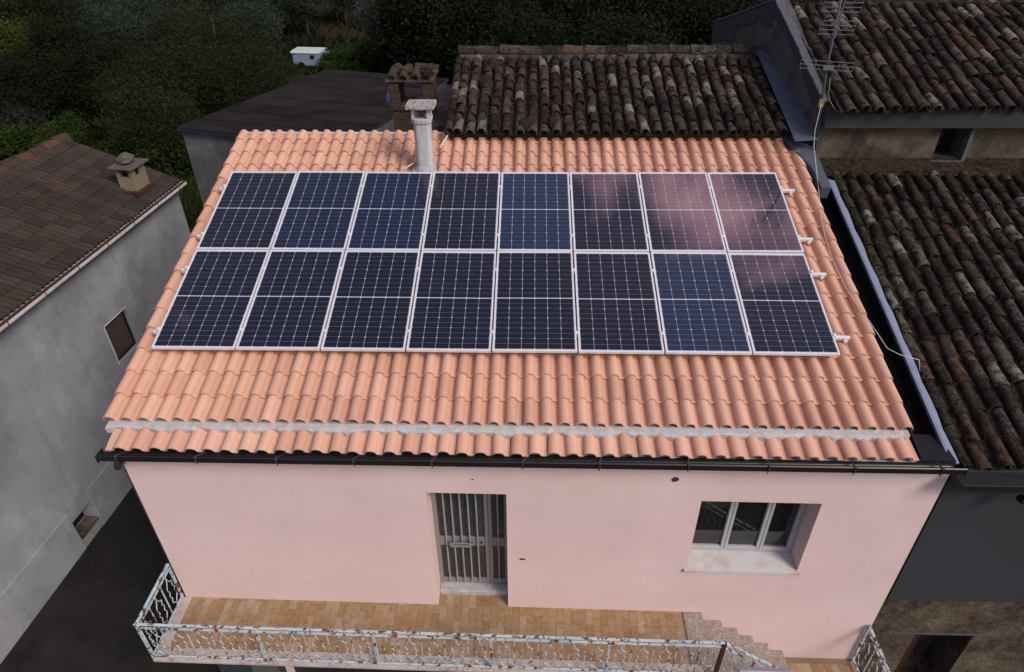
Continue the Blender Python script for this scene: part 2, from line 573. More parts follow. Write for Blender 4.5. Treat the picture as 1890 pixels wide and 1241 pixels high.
# ground
s = Sh('asphalt_ground', 0.95, 0.15)
c = s.mix(s.ramp(s.noise(1.1, 7, 0.68), [(0.35, 0.0), (0.7, 1.0)]), (0.014, 0.013, 0.013), (0.030, 0.028, 0.027))
c = s.mix(s.ramp(s.noise(0.9, 6, 0.7), [(0.60, 0.0), (0.72, 0.8)]), c, (0.018, 0.021, 0.012))
c = s.mix(s.ramp(s.noise(70, 2), [(0.74, 0.0), (0.78, 0.7)]), c, (0.11, 0.10, 0.09))
s.col(c)
s.bump(s.noise(90, 4), 0.6, 0.02)
M['asphalt'] = s.m
s = Sh('hillside_ground', 0.98, 0.05)
c = s.mix(s.ramp(s.noise(0.13, 6, 0.65), [(0.40, 0.0), (0.58, 1.0)]), (0.020, 0.030, 0.009), (0.036, 0.022, 0.013))
c = s.mix(s.ramp(s.noise(1.4, 6, 0.7), [(0.45, 0.0), (0.7, 0.8)]), c, (0.013, 0.015, 0.007))
s.col(c)
s.bump(s.noise(3, 6, 0.7), 0.8, 0.2)
M['ground'] = s.m


def leaf(name, a, b, dry=None):
    s = Sh(name, 0.75, 0.15)
    at = s.n('ShaderNodeAttribute', attribute_name='tint')
    c = s.mix(at.outputs['Fac'], a, b)
    rn = s.n('ShaderNodeObjectInfo').outputs['Random']
    c = s.mix(s.math('MULTIPLY', rn, 0.35), c, tuple(x * 0.55 for x in a))
    s.col(c)
    tr = s.n('ShaderNodeBsdfTranslucent')
    s.put(tr.inputs['Color'], c)
    ms = s.n('ShaderNodeMixShader')
    ms.inputs[0].default_value = 0.2
    s.nt.links.new(s.b.outputs[0], ms.inputs[1])
    s.nt.links.new(tr.outputs[0], ms.inputs[2])
    s.nt.links.new(ms.outputs[0], s.nt.nodes['Material Output'].inputs['Surface'])
    return s.m
M['leaf_olive'] = leaf('olive_leaves', (0.0184, 0.0301, 0.0201), (0.0502, 0.067, 0.0486))
M['leaf_dark'] = leaf('dark_leaves', (0.0059, 0.0106, 0.004), (0.0158, 0.0251, 0.0079))
M['leaf_yellow'] = leaf('yellow_green_leaves', (0.0204, 0.039, 0.0056), (0.0651, 0.0912, 0.013))
M['leaf_locust'] = leaf('dull_olive_green_leaves', (0.010, 0.016, 0.005), (0.032, 0.041, 0.012))
M['leaf_green'] = leaf('green_leaves', (0.0144, 0.0323, 0.0054), (0.0449, 0.0702, 0.0126))
M['leaf_silver'] = leaf('silver_leaves', (0.0465, 0.054, 0.0525), (0.1425, 0.15, 0.15))
M['leaf_sage'] = leaf('sage_leaves', (0.0204, 0.0252, 0.0204), (0.051, 0.057, 0.051))
M['bark'] = plain('bark', (0.055, 0.045, 0.038), 0.95, var=0.4, nscale=12)
M['pale_bark'] = plain('pale_bark', (0.10, 0.095, 0.085), 0.9, var=0.3, nscale=9)
M['brush'] = plain('dry_brush', (0.055, 0.030, 0.018), 0.95, var=0.6, nscale=8)

# ------------------------------------------------------------------ terrain and street
GZ = -6.6
def ground_h(x, y):
    h = -6.5 + 0.25 * math.sin(x * 0.09 + 1) * math.cos(y * 0.07)
    far = max(0.0, math.hypot(x, y - 10) - 85)
    h += far * 0.16
    near = max(0.0, min(1.0, (15 - y) / 6.0))
    return h * (1 - near) + (GZ - 0.05) * near
mb = MB()
xs = sorted(set([-420, -300, -220, -160, -120] + list(range(-90, 91, 4)) + [120, 160, 220, 300, 420]))
ys = sorted(set([-420, -250, -120, -60, -30] + list(range(-14, 130, 4)) + [160, 220, 300, 420]))
idx = {}
for j, y in enumerate(ys):
    for i, x in enumerate(xs):
        idx[i, j] = len(mb.v)
        mb.v.append((x, y, ground_h(x, y)))
for j in range(len(ys) - 1):
    for i in range(len(xs) - 1):
        mb.f.append((idx[i, j], idx[i + 1, j], idx[i + 1, j + 1], idx[i, j + 1]))
        mb.t.append(0)
o = mb.build('terrain', M['ground'], None, True)
o['kind'] = 'structure'
mb = MB()
mb.face([(-4.6, -16, GZ), (16, -16, GZ), (16, 0.3, GZ), (-0.0, 0.3, GZ), (-0.0, 9.0, GZ), (-4.6, 9.0, GZ)])
o = mb.build('street', M['asphalt'])
o['kind'] = 'structure'

# ------------------------------------------------------------------ roof tile shapes
TH = R(15.37294)
PITCH = 0.2045


def s_tile(p=PITCH, L=0.40, h=0.080, t=0.020, lift=0.031, expo=0.345, nroll=8, frac=0.66, rolls=1):
    """interlocking tile: roll(s) + pan, lower lip at y=0, top surface, underside and lip"""
    prof = []
    w = p / rolls
    for k in range(rolls):
        for i in range(nroll + 1):
            a = math.pi * i / nroll
            prof.append((k * w + frac * w * (1 - math.cos(a)) / 2, h * max(0.0, math.sin(a)) ** 0.9))
        prof.append((k * w + w * (frac + 1) / 2, -0.010 if rolls == 1 else -0.004))
    prof.append((p, 0.0))
    mb = MB()
    n = len(prof)
    def row(y, dz):
        z = lift * (1 - y / expo)
        b = len(mb.v)
        mb.v.extend([(x, y, pz + z + dz) for x, pz in prof])
        return b
    def strip(a, b, flip=False):
        for i in range(n - 1):
            q = (a + i, a + i + 1, b + i + 1, b + i)
            mb.f.append(q[::-1] if flip else q)
            mb.t.append(0)
    strip(row(0, 0), row(L, 0))
    strip(row(0, -t), row(L, -t), True)
    strip(row(0, -t), row(0, 0))
    return mb.mesh('roof_tile', True)


def coppo(L=0.42, r0=0.082, r1=0.066, t=0.015, n=7, lift=0.02):
    mb = MB()
    def row(y, r, dz=0):
        b = len(mb.v)
        for i in range(n + 1):
            a = math.pi * i / n
            mb.v.append((-r * math.cos(a), y, r * 0.92 * math.sin(a) + lift * (1 - y / L) + dz))
        return b
    def strip(a, b, flip=False):
        for i in range(n):
            q = (a + i, a + i + 1, b + i + 1, b + i)
            mb.f.append(q[::-1] if flip else q)
            mb.t.append(0)
    strip(row(0, r0), row(L, r1))
    strip(row(0, r0 - t), row(L, r1 - t), True)
    strip(row(0, r0 - t), row(0, r0))
    return mb.mesh('roof_tile', True)


COPPI = [coppo(), coppo(0.42, 0.078, 0.062), coppo(0.42, 0.086, 0.070, 0.017), coppo(0.42, 0.080, 0.069, 0.013)]


def old_roof(deck, cols, rows, mat, seed, jit=1.0, base=0.0, skip=None):
    """lay cover tiles one by one on deck (local x along the eave, y up the slope), with joined channel tiles under them"""
    rr = random.Random(seed)
    meshes = []
    for m in COPPI:
        c = m.copy()
        c.materials.append(mat)
        meshes.append(c)
    for ci, x in enumerate(cols):
        y = rows[0] + rr.uniform(-0.02, 0.02) * jit
        drift = 0.0
        k = 0
        while y < rows[1] - 0.08:
            e = rows[2] * rr.uniform(0.86, 1.14)
            o = bpy.data.objects.new('roof_tile', rr.choice(meshes))
            C.link(o)
            o.parent = deck
            drift = drift * 0.6 + rr.uniform(-0.010, 0.010) * jit
            o.location = (x + drift, y, base + rr.uniform(-0.006, 0.012) * jit)
            o.rotation_euler = (R(rr.uniform(-1.5, 1.5) * jit), R(rr.uniform(-6, 6) * jit), R(rr.uniform(-3.2, 3.2) * jit))
            Lf = min(1.0, (rows[1] - y) / 0.42 + 0.1) * (min(1.0, (e + 0.10) / 0.42) if e < 0.3 else 1.0)
            o.scale = (rr.uniform(0.92, 1.08), max(0.35, Lf), rr.uniform(0.88, 1.1))
            y += e
            k += 1
    mb = MB()
    pit = cols[1] - cols[0]
    for x in [cols[0] - pit / 2] + [c + pit / 2 for c in cols]:
        y = rows[0] + 0.01 + rr.uniform(-0.03, 0.02)
        while y < rows[1]:
            mb.tint = rr.random()
            e = rows[2]
            y1 = min(rows[1] + 0.03, y + e + 0.03)
            pr = [(-0.085, 0.055), (-0.055, 0.012), (0.0, -0.008), (0.055, 0.012), (0.085, 0.055)]
            for i in range(4):
                (a, za), (b, zb) = pr[i], pr[i + 1]
                mb.face([(x + a, y, base + za), (x + b, y, base + zb), (x + b, y1, base + zb - 0.014), (x + a, y1, base + za - 0.014)])
                mb.face([(x + a, y, base + za), (x + a, y, base + za - 0.018), (x + b, y, base + zb - 0.018), (x + b, y, base + zb)])
            y += e
    o = mb.build('channel_tiles', M['channel'], deck, fix=False)
    o['kind'] = 'stuff'


# ------------------------------------------------------------------ the pink house
house = tag(empty('pink_house', (4.6, 1.8, GZ)), 'pink plastered house with salmon tiled roof carrying solar panels', 'house')
FA = -0.0095                         # the facade is turned a little against the roof


def hp(o, facade=False, roof=False):  # place a house part in facade, roof or plain coordinates
    base = Vector((-4.6, -1.8, -GZ))
    if facade:
        o.location = base + Vector((0, -1.10, 0))
        o.rotation_euler = (0, 0, FA)
    elif roof:
        o.location = base
        o.rotation_euler = (TH, 0, 0)
    else:
        o.location = base
    return o


DX0, DX1, DZ0, DZ1 = 3.455, 4.425, -3.575, -1.287
WX0, WX1, WZ0, WZ1 = 6.745, 8.155, -2.615, -1.33
GX = [(0.95, 3.15, GZ + 0.02, -3.75), (3.6, 5.9, GZ + 0.02, -3.75)]
mb = wall_holes(MB(), -0.105, 9.44, GZ, -0.63, [(DX0, DX1, DZ0, DZ1), (WX0, WX1, WZ0, WZ1)] + GX, 0.36)
wall = hp(mb.build('wall', M['pink'], house), facade=True)
mb = MB()
side = [(-1.10 + 0.36, GZ), (4.80, GZ), (4.80, 0.96), (-1.10 + 0.36, -0.58)]
mb.prism(side, -0.103, 0.25, 'x')
mb.prism(side, 8.75, 9.04, 'x')
mb.box(0.25, 8.75, 4.5, 4.8, GZ, 0.9)
hp(mb.build('side_wall', M['pink'], house))
mb = MB()
for i, h in enumerate(GX):
    for k in range(12):
        z0 = h[2] + k * (h[3] - h[2]) / 12
        mb.box(h[0], h[1], 0.20, 0.24 - 0.004 * (k % 2), z0, z0 + (h[3] - h[2]) / 12 - 0.01)
    g = hp(mb.build('garage_shutter', M['garage'], house), facade=True)
    mb = MB()
base = wall_holes(MB(), -0.104, 7.08, GZ, -3.66, [(h[0], h[1], h[2], h[3]) for h in GX], 0.012)
o = hp(base.build('base_render', M['dark_plaster'], house), facade=True)
o.location.y -= 0.015
mb = MB().box(0.45, 0.85, -0.06, -0.0155, GZ, -3.66)
hp(mb.build('pilaster', M['grey_paint'], house), facade=True)
# marks on the wall: bored hole, empty slot, small nail mark
mb = MB()
ang = [2 * math.pi * i / 12 for i in range(12)]
mb.prism([(6.386 + 0.045 * math.cos(a) * rng.uniform(0.85, 1.15), -0.970 + 0.040 * math.sin(a) * rng.uniform(0.8, 1.2)) for a in ang], -0.004, 0.05, 'y')
hp(mb.build('bored_hole', M['bracket'], house), facade=True)
mb = MB().box(4.583, 4.653, -0.006, 0.02, -2.516, -2.494)
hp(mb.build('socket_slot', M['soil_wall'], house), facade=True)
mb = MB().box(4.018, 4.042, -0.006, 0.02, -1.048, -1.036)
hp(mb.build('nail_mark', M['rust'], house), facade=True)

# --- door
door = hp(MB().box(DX0 + 0.02, DX1 - 0.02, 0.335, 0.355, DZ0 + 0.02, DZ1 - 0.02).build('door', M['door_metal'], house), facade=True)
door['label'] = 'grey metal door with vertical bars over ribbed glass'
dz0, dz1 = DZ0 + 0.13, DZ1 - 0.02
mull = 4.115
mb = MB()
for a, b in ((DX0, DX0 + 0.055), (mull, mull + 0.05), (mull + 0.055, mull + 0.10), (DX1 - 0.05, DX1)):
    mb.box(a, b, 0.28, 0.335, dz0, dz1)
for z0, z1 in ((dz0, dz0 + 0.10), (dz1 - 0.07, dz1), (-2.63, -2.46)):
    mb.box(DX0 + 0.055, mull, 0.286, 0.335, z0, z1)
    mb.box(mull + 0.10, DX1 - 0.05, 0.286, 0.335, z0, z1)
bevel(mb.build('frame', M['door_metal'], door), 0.004)
for a, b in ((DX0 + 0.055, mull), (mull + 0.10, DX1 - 0.05)):
    for z0, z1 in ((dz0 + 0.10, -2.63), (-2.46, dz1 - 0.07)):
        MB().box(a, b, 0.312, 0.334, z0, z1).build('glass_pane', M['ribbed'], door)
bars = [DX0 + 0.055 + (mull - DX0 - 0.055) * (k + 0.9) / 5.8 for k in range(5)] + [(mull + 0.10 + DX1 - 0.05) / 2]
for x in bars:
    bevel(MB().box(x - 0.009, x + 0.009, 0.255, 0.279, dz0 + 0.05, dz1 - 0.03).build('bar', M['door_bar'], door), 0.003)
mb = MB()
mb.box(3.66, 3.94, 0.225, 0.252, -2.60, -2.51)
mb.box(3.64, 3.70, 0.205, 0.25, -2.545, -2.505)
mb.box(3.90, 3.96, 0.205, 0.25, -2.545, -2.505)
mb.box(3.66, 3.94, 0.185, 0.205, -2.55, -2.515)
bevel(mb.build('handle', M['handle'], door), 0.006)
MB().box(4.055, 4.072, 0.27, 0.285, -2.57, -2.53).build('keyhole', M['soil_wall'], door)
mb = MB().box(DX0 + 0.003, DX1 - 0.003, 0.165, 0.345, DZ0 - 0.02, DZ0 + 0.105)
bevel(hp(mb.build('threshold', M['mortar'], house), facade=True), 0.012, 2)

# --- window
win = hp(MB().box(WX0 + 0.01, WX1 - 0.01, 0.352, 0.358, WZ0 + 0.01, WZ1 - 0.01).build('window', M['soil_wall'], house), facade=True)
win['label'] = 'three-part aluminium window with dark panes'
mb = MB()
fz0, fz1 = WZ0 + 0.05, WZ1 - 0.005
mb.box(WX0 + 0.002, WX1 - 0.002, 0.27, 0.35, fz0 - 0.02, fz0 + 0.035)
mb.box(WX0 + 0.002, WX1 - 0.002, 0.27, 0.35, fz1 - 0.05, fz1)
for x in (WX0 + 0.002, WX1 - 0.042):
    mb.box(x, x + 0.04, 0.268, 0.348, fz0 + 0.035, fz1 - 0.05)
bevel(mb.build('frame', M['window_frame'], win), 0.004)
cuts = [WX0 + 0.042, 7.255, 7.715, WX1 - 0.042]
for a, b in zip(cuts, cuts[1:]):
    mb = MB()
    mb.box(a + 0.003, a + 0.043, 0.255, 0.325, fz0 + 0.038, fz1 - 0.053)
    mb.box(b - 0.043, b - 0.003, 0.255, 0.325, fz0 + 0.038, fz1 - 0.053)
    mb.box(a + 0.043, b - 0.043, 0.257, 0.325, fz0 + 0.038, fz0 + 0.085)
    mb.box(a + 0.043, b - 0.043, 0.257, 0.325, fz1 - 0.105, fz1 - 0.053)
    bevel(mb.build('casement', M['window_frame'], win), 0.004)
    MB().box(a + 0.04, b - 0.04, 0.295, 0.303, fz0 + 0.08, fz1 - 0.10).build('glass_pane', M['glass'], win)
mb = MB()
mb.hexa([(WX0 - 0.035, -0.035, WZ0 - 0.035), (WX1 + 0.035, -0.035, WZ0 - 0.035), (WX1 + 0.035, -0.002, WZ0 - 0.035), (WX0 - 0.035, -0.002, WZ0 - 0.035),
         (WX0 - 0.035, -0.035, WZ0 + 0.002), (WX1 + 0.035, -0.035, WZ0 + 0.002), (WX1 + 0.035, -0.002, WZ0 + 0.004), (WX0 - 0.035, -0.002, WZ0 + 0.004)])
mb.hexa([(WX0 + 0.003, -0.002, WZ0 - 0.03), (WX1 - 0.003, -0.002, WZ0 - 0.03), (WX1 - 0.003, 0.27, WZ0 - 0.03), (WX0 + 0.003, 0.27, WZ0 - 0.03),
         (WX0 + 0.003, -0.002, WZ0 + 0.004), (WX1 - 0.003, -0.002, WZ0 + 0.004), (WX1 - 0.003, 0.27, WZ0 + 0.032), (WX0 + 0.003, 0.27, WZ0 + 0.032)])
mb.build('sill', M['sill'], win)

# --- roof deck and tiles
U0, V0, EXPO, NC, NR = -0.29, -0.955, 0.345, 46, 17
WB = -0.205
mb = MB().box(-0.19, 8.98, -1.22, 4.80, -0.36, -0.272)
roof = hp(mb.build('roof', M['mortar'], house), roof=True)
roof['label'] = 'salmon clay tiled roof slope'
tile_me = s_tile()
tile_me.materials.append(M['salmon'])
last_me = s_tile(PITCH * 0.66, frac=0.999)
last_me.materials.append(M['salmon'])
rest = MB()


def add_rest(me, loc, tint, sy=1.0):
    b = len(rest.v)
    rest.v.extend([(v.co.x + loc[0], v.co.y * sy + loc[1], v.co.z + loc[2]) for v in me.vertices])
    for p in me.polygons:
        rest.f.append(tuple(b + i for i in p.vertices))
        rest.t.append(tint)


count = 0
jobs = []
for k in range(NR):
    for i in range(NC):
        u, v = U0 + i * PITCH, V0 + k * EXPO
        hidden = (0.05 < u < 8.15 and 0.02 < v < 3.1)
        big = (k <= 3) or ((i <= 0 or i >= 43) and not hidden) or (9.5 < 0)
        jobs.append((k, i, u, v, hidden, big))
tr = random.Random(3)
for k, i, u, v, hidden, big in jobs:
    loc = (u + tr.uniform(-0.0025, 0.0025), v + tr.uniform(-0.005, 0.005), WB + tr.uniform(-0.002, 0.003))
    sy = 1.0 if k < NR - 1 else 0.72
    top_ok = (k == 13 and not hidden)
    if (big or top_ok) and count < 255:
        o = bpy.data.objects.new('roof_tile', last_me if i == NC - 1 else tile_me)
        C.link(o)
        o.parent = roof
        o.location = loc
        o.rotation_euler = (0, 0, R(tr.uniform(-0.5, 0.5)))
        count += 1
    else:
        add_rest(last_me if i == NC - 1 else tile_me, loc, tr.random(), sy)
# eave course, bedded lower
eave_me = s_tile(0.2065, 0.31, 0.062, 0.018, 0.026, 0.30)
eave_me.materials.append(M['salmon'])
for i in range(44):
    o = bpy.data.objects.new('roof_tile', eave_me)
    C.link(o)
    o.parent = roof
    o.location = (-0.06 + i * 0.2065 + tr.uniform(-0.006, 0.006), -1.318 + tr.uniform(-0.008, 0.008), -0.252 + tr.uniform(-0.003, 0.004))
    o.rotation_euler = (0, 0, R(tr.uniform(-1.6, 1.6)))
mb = MB()
mb.box(-0.16, -0.062, -1.314, -0.96, -0.252, -0.238)
e = mb.build('edge_tile', M['salmon'], roof)
o = rest.build('roof_tiles_rest', M['salmon'], roof, True, fix=False)
o['kind'] = 'stuff'
# dark battens closing the hollow under the first main course, mortar bed below it
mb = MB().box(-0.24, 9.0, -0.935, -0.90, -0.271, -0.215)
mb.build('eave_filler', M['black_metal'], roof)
mb = MB()
n = 190
prev = None
for q in range(n + 1):
    x = -0.235 + (9.0 + 0.235) * q / n
    low = -1.105 + 0.014 * math.sin(q * 0.31) + 0.010 * math.sin(q * 0.83) + rng.uniform(-0.014, 0.014)
    cur = [(x, -0.90, -0.212), (x, -0.955, -0.186 + rng.uniform(-0.003, 0.003)), (x, -1.02, -0.180 + rng.uniform(-.003, .003)),
           (x, low + 0.050, -0.186 + rng.uniform(-0.004, 0.004)), (x, low + 0.043, -0.27)]
    if prev:
        for a in range(4):
            mb.face([prev[a], prev[a + 1], cur[a + 1], cur[a]])
    prev = cur
mb.build('mortar_band', M['mortar'], roof)
# ridge-side bedding strip
mb = MB().box(-0.17, 3.3, 4.80, 4.86, -0.30, -0.178)
mb.build('ridge_bedding', M['mortar'], roof)
# flashing laid over the cut corner tiles against the taller house
mb = MB()
poly = [(8.80, 4.86), (8.80, 4.70), (9.10, 3.78), (9.12, 3.3), (9.26, 3.3), (9.26, 4.86)]
mb.prism(poly, -0.30, -0.096, 'z')
mb.build('corner_flashing', M['lead'], roof)
# black box channel and white flashing towards the old roof
mb = MB()
mb.box(9.05, 9.07, -1.28, 3.9, -0.62, -0.225)
mb.box(9.07, 9.40, -1.28, 3.9, -0.62, -0.54)
mb.box(9.40, 9.415, -1.28, 3.9, -0.62, -0.29)
mb.build('box_channel', M['black_metal'], roof)
for k, (va, vb) in enumerate(((-1.30, 0.05), (0.053, 1.4), (1.403, 2.6), (2.603, 3.75))):
    mb = MB()
    for q in range(6):
        y0, y1 = va + (vb - va) * q / 6, va + (vb - va) * (q + 1) / 6
        e0 = 9.50 + 0.010 * math.sin(y0 * 9)
        e1 = 9.50 + 0.010 * math.sin(y1 * 9)
        mb.face([(9.392, y0, -0.285), (e0, y0, -0.315), (e1, y1, -0.315), (9.392, y1, -0.285)])
        mb.face([(9.392, y0, -0.285), (9.392, y1, -0.285), (9.392, y1, -0.33), (9.392, y0, -0.33)])
    mb.build('white_flashing', M['flashing'], roof)
mb = MB().box(-0.10, 9.44, -0.085, -0.003, -0.70, -0.615)
mb.box(9.03, 9.44, -0.0025, 0.42, -0.66, -0.585)
hp(mb.build('fascia_board', M['black_metal'], house), facade=True)
# --- eaves gutter
gut = hp(MB().build('gutter', M['gutter'], house, fix=False), facade=True)
mb = MB()
prof = [(-0.10, -0.555), (-0.10, -0.575), (-0.112, -0.587), (-0.215, -0.587), (-0.235, -0.570), (-0.245, -0.488), (-0.235, -0.478), (-0.229, -0.488),
        (-0.222, -0.562), (-0.208, -0.576), (-0.118, -0.576), (-0.110, -0.568), (-0.110, -0.555)]
x0, x1 = -0.185, 9.40
def gz(x):
    return -0.052 + 0.0072 * x
for i in range(len(prof)):
    a, b = prof[i], prof[(i + 1) % len(prof)]
    mb.face([(x0, a[0], a[1] + gz(x0)), (x1, a[0], a[1] + gz(x1)), (x1, b[0], b[1] + gz(x1)), (x0, b[0], b[1] + gz(x0))])
for x in (x0, x1):
    mb.box(x - 0.004, x + 0.004, -0.246, -0.099, -0.589 + gz(x), -0.49 + gz(x))
gut.data = mb.mesh('gutter')
gut.data.materials.append(M['gutter'])
for k in range(11):
    x = 0.02 + k * 0.912 + tr.uniform(-0.05, 0.05)
    mb = MB()
    g = gz(x)
    mb.tube([(x + 0.03, -0.06, -0.565 + g), (x + 0.02, -0.12, -0.540 + g), (x - 0.004, -0.238, -0.472 + g), (x - 0.004, -0.252, -0.49 + g), (x - 0.004, -0.25, -0.55 + g), (x - 0.004, -0.236, -0.593 + g)], 0.0085, 4)
    mb.box(x - 0.016, x + 0.010, -0.258, -0.24, -0.490 + g, -0.468 + g)
    mb.build('bracket', M['bracket'], gut)
mb = MB()
mb.tube([(-0.02, -0.17, -0.63), (-0.02, -0.165, -0.72), (-0.10, -0.10, -0.84), (-0.16, 0.10, -0.92)], 0.048, 10)
mb.tube([(-0.16, 0.10, -0.90), (-0.165, 0.11, -1.5), (-0.165, 0.11, GZ)], 0.045, 10)
dp = mb.build('downpipe', M['bracket'], gut, True)

# --- balcony
BX0, BX1, BD = -0.13, 7.10, -0.93
balcony = hp(MB().box(BX0, BX1, BD + 0.03, -0.002, -3.53, -3.452).build('balcony', M['slab'], house), facade=True)
balcony.location.z -= 0.098
balcony.rotation_euler.y = 0.005
balcony['label'] = 'balcony slab with ochre floor tiles and pale stone edging'
mb = MB()
x = BX0
while x < BX1 - 0.01:
    w = min(1.15, BX1 - x)
    bevel(MB().box(x + 0.002, x + w - 0.002, BD, BD + 0.185, -3.475, -3.432).build('edge_slab', M['slab'], balcony), 0.004)
    x += w
bevel(MB().box(BX0 - 0.015, BX0 + 0.13, BD + 0.188, -0.004, -3.453, -3.431).build('edge_slab', M['slab'], balcony), 0.004)
bevel(MB().box(6.84, BX1, BD + 0.188, -0.004, -3.453, -3.430).build('edge_slab', M['tread'], balcony), 0.004)
MB().box(BX0 + 0.13, 6.84, BD + 0.186, -0.003, -3.453, -3.446).build('grout_bed', M['grout'], balcony)
ft = MB()
ft.box(0.001, 0.0985, 0.0015, 0.1985, -3.446, -3.438)
ft_me = ft.mesh('floor_tile')
ft_me.materials.append(M['ochre'])
colx = BX0 + 0.135
ci = 0
while colx + 0.1 < 6.84:
    y = BD + 0.19 - (0.1 if ci % 2 else 0.0)
    while y < -0.01:
        a, b = max(y, BD + 0.19), min(y + 0.2, -0.005)
        if b - a > 0.03:
            o = bpy.data.objects.new('floor_tile', ft_me)
            C.link(o)
            o.parent = balcony
            o.location = (colx, a, tr.uniform(-0.001, 0.0015))
            o.scale = (1, (b - a) / 0.2, 1)
        y += 0.2
    colx += 0.1
    ci += 1
for k in range(9):                     # tiles in front of the doorstep
    o = bpy.data.objects.new('floor_tile', ft_me)
    C.link(o)
    o.parent = balcony
    o.location = (DX0 + 0.012 + k * 0.105, -0.003, 0.0)
    o.scale = (1.05, 0.84, 1)
# --- stairs down to a landing
st = hp(MB().box(7.06, 8.42, -0.93, -0.003, -5.3, -4.62).build('staircase', M['slab'], house), facade=True)
st.location += Vector((0.04, 0, -0.12))
for k in range(5):
    xa = 7.075 + k * 0.248
    zt = -3.44 - (k + 1) * 0.176
    bevel(MB().box(xa - 0.03, xa + 0.262, -0.91, -0.004, zt - 0.035, zt).build('tread', M['tread'], st), 0.006)
    MB().box(xa, xa + 0.25, -0.89, -0.005, zt - 0.30, zt - 0.036).build('riser', M['grout'], st)
MB().box(8.30, 9.40, -1.1, -0.004, -4.62, -4.50).build('landing', M['grout'], st)
for i in range(10):
    for j in range(5):
        o = bpy.data.objects.new('floor_tile', ft_me)
        C.link(o)
        o.parent = st
        o.location = (8.325 + i * 0.1, -1.09 + j * 0.2, -1.052)

# ------------------------------------------------------------------ railing (its own thing)
rail = tag(empty('balcony_railing', (0, -1.10, 0), (0, 0, FA)), 'peeling pale blue wrought iron railing with wavy balusters around the balcony', 'railing')
rail.rotation_euler.y = 0.005
RT, RB, RD = -2.78, -3.50, -0.89
RX0, RX1 = -0.125, 7.095


def bar_mesh(pts, w=0.012, n=4):
    return MB().tube(pts, w, n)


def add_wave(x, along, z0, z1, parent, d0, mat, sl=0.0):
    """pair of wavy bars meeting at top and bottom"""
    mb = MB()
    H = z1 - z0
    for sgn in (-1, 1):
        shape = [(0.0, 1.0), (0.003, 0.90), (0.020, 0.80), (0.048, 0.73), (0.062, 0.68), (0.060, 0.63), (0.042, 0.585), (0.040, 0.54), (0.062, 0.49), (0.064, 0.44), (0.044, 0.39), (0.042, 0.345), (0.062, 0.29), (0.060, 0.23), (0.030, 0.16), (0.006, 0.09), (0.0, 0.0)]
        off = 0.014 if sgn > 0 else 0.0
        pts = []
        for a, t in shape:
            w = sgn * a + (off if 0.2 < t < 0.7 else 0)
            z = z0 + H * t + (0.02 * sgn if 0.2 < t < 0.7 else 0)
            pts.append((x + w, d0, z + sl * w) if along == 'x' else (x, d0 + w, z + sl * w))
        mb.tube(pts, 0.0068, 4)
    mb.build('wave_baluster', mat, parent)


mb = MB().box(RX0 - 0.03, RX1, RD - 0.018, RD + 0.018, RT - 0.012, RT)
bevel(mb.build('top_rail', M['rail'], rail), 0.004)
MB().box(RX0, RX1, RD - 0.013, RD + 0.013, RT - 0.095, RT - 0.080).build('lower_rail', M['rail'], rail)
MB().box(RX0, RX1, RD - 0.012, RD + 0.012, RB, RB + 0.014).build('bottom_rail', M['rail'], rail)
bevel(MB().box(RX0 - 0.022, RX0 + 0.022, RD + 0.022, -0.005, RT - 0.012, RT - 0.001).build('top_rail', M['rail'], rail), 0.004)
MB().box(RX0 - 0.012, RX0 + 0.012, RD + 0.013, -0.005, RT - 0.095, RT - 0.081).build('lower_rail', M['rail'], rail)
MB().box(RX0 - 0.012, RX0 + 0.012, RD + 0.013, -0.005, RB + 0.001, RB + 0.014).build('bottom_rail', M['rail'], rail)
posts = [RX0, 1.36, 2.82, 4.27, 5.72]
for x in posts:
    MB().box(x - 0.016, x + 0.016, RD - 0.016, RD + 0.016, RB - 0.10, RT - 0.012).build('post', M['rail'], rail)
MB().box(RX1 - 0.022, RX1 + 0.022, RD - 0.022, RD + 0.022, RB - 0.10, RT - 0.004).build('post', M['rust'], rail)['label'] = 'dark rusty corner post'
MB().box(RX0 - 0.014, RX0 + 0.014, -0.032, -0.004, RB - 0.05, RT - 0.012).build('post', M['rail'], rail)
ends = posts + [RX1]
for a, b in zip(ends, ends[1:]):
    w = (b - a) / 10
    for k in range(1, 10):
        x = a + w * k
        if k % 2 == 0:
            MB().box(x - 0.006, x + 0.006, RD - 0.006, RD + 0.006, RB + 0.014, RT - 0.095).build('baluster', M['rail'], rail)
        else:
            add_wave(x, 'x', RB + 0.014, RT - 0.095, rail, RD, M['rail'])
for k, d in enumerate((-0.75, -0.60, -0.45, -0.30, -0.15)):
    if k % 2 == 1:
        MB().box(RX0 - 0.006, RX0 + 0.006, d - 0.006, d + 0.006, RB + 0.014, RT - 0.095).build('baluster', M['rail'], rail)
    else:
        add_wave(RX0, 'y', RB + 0.014, RT - 0.095, rail, d, M['rail'])
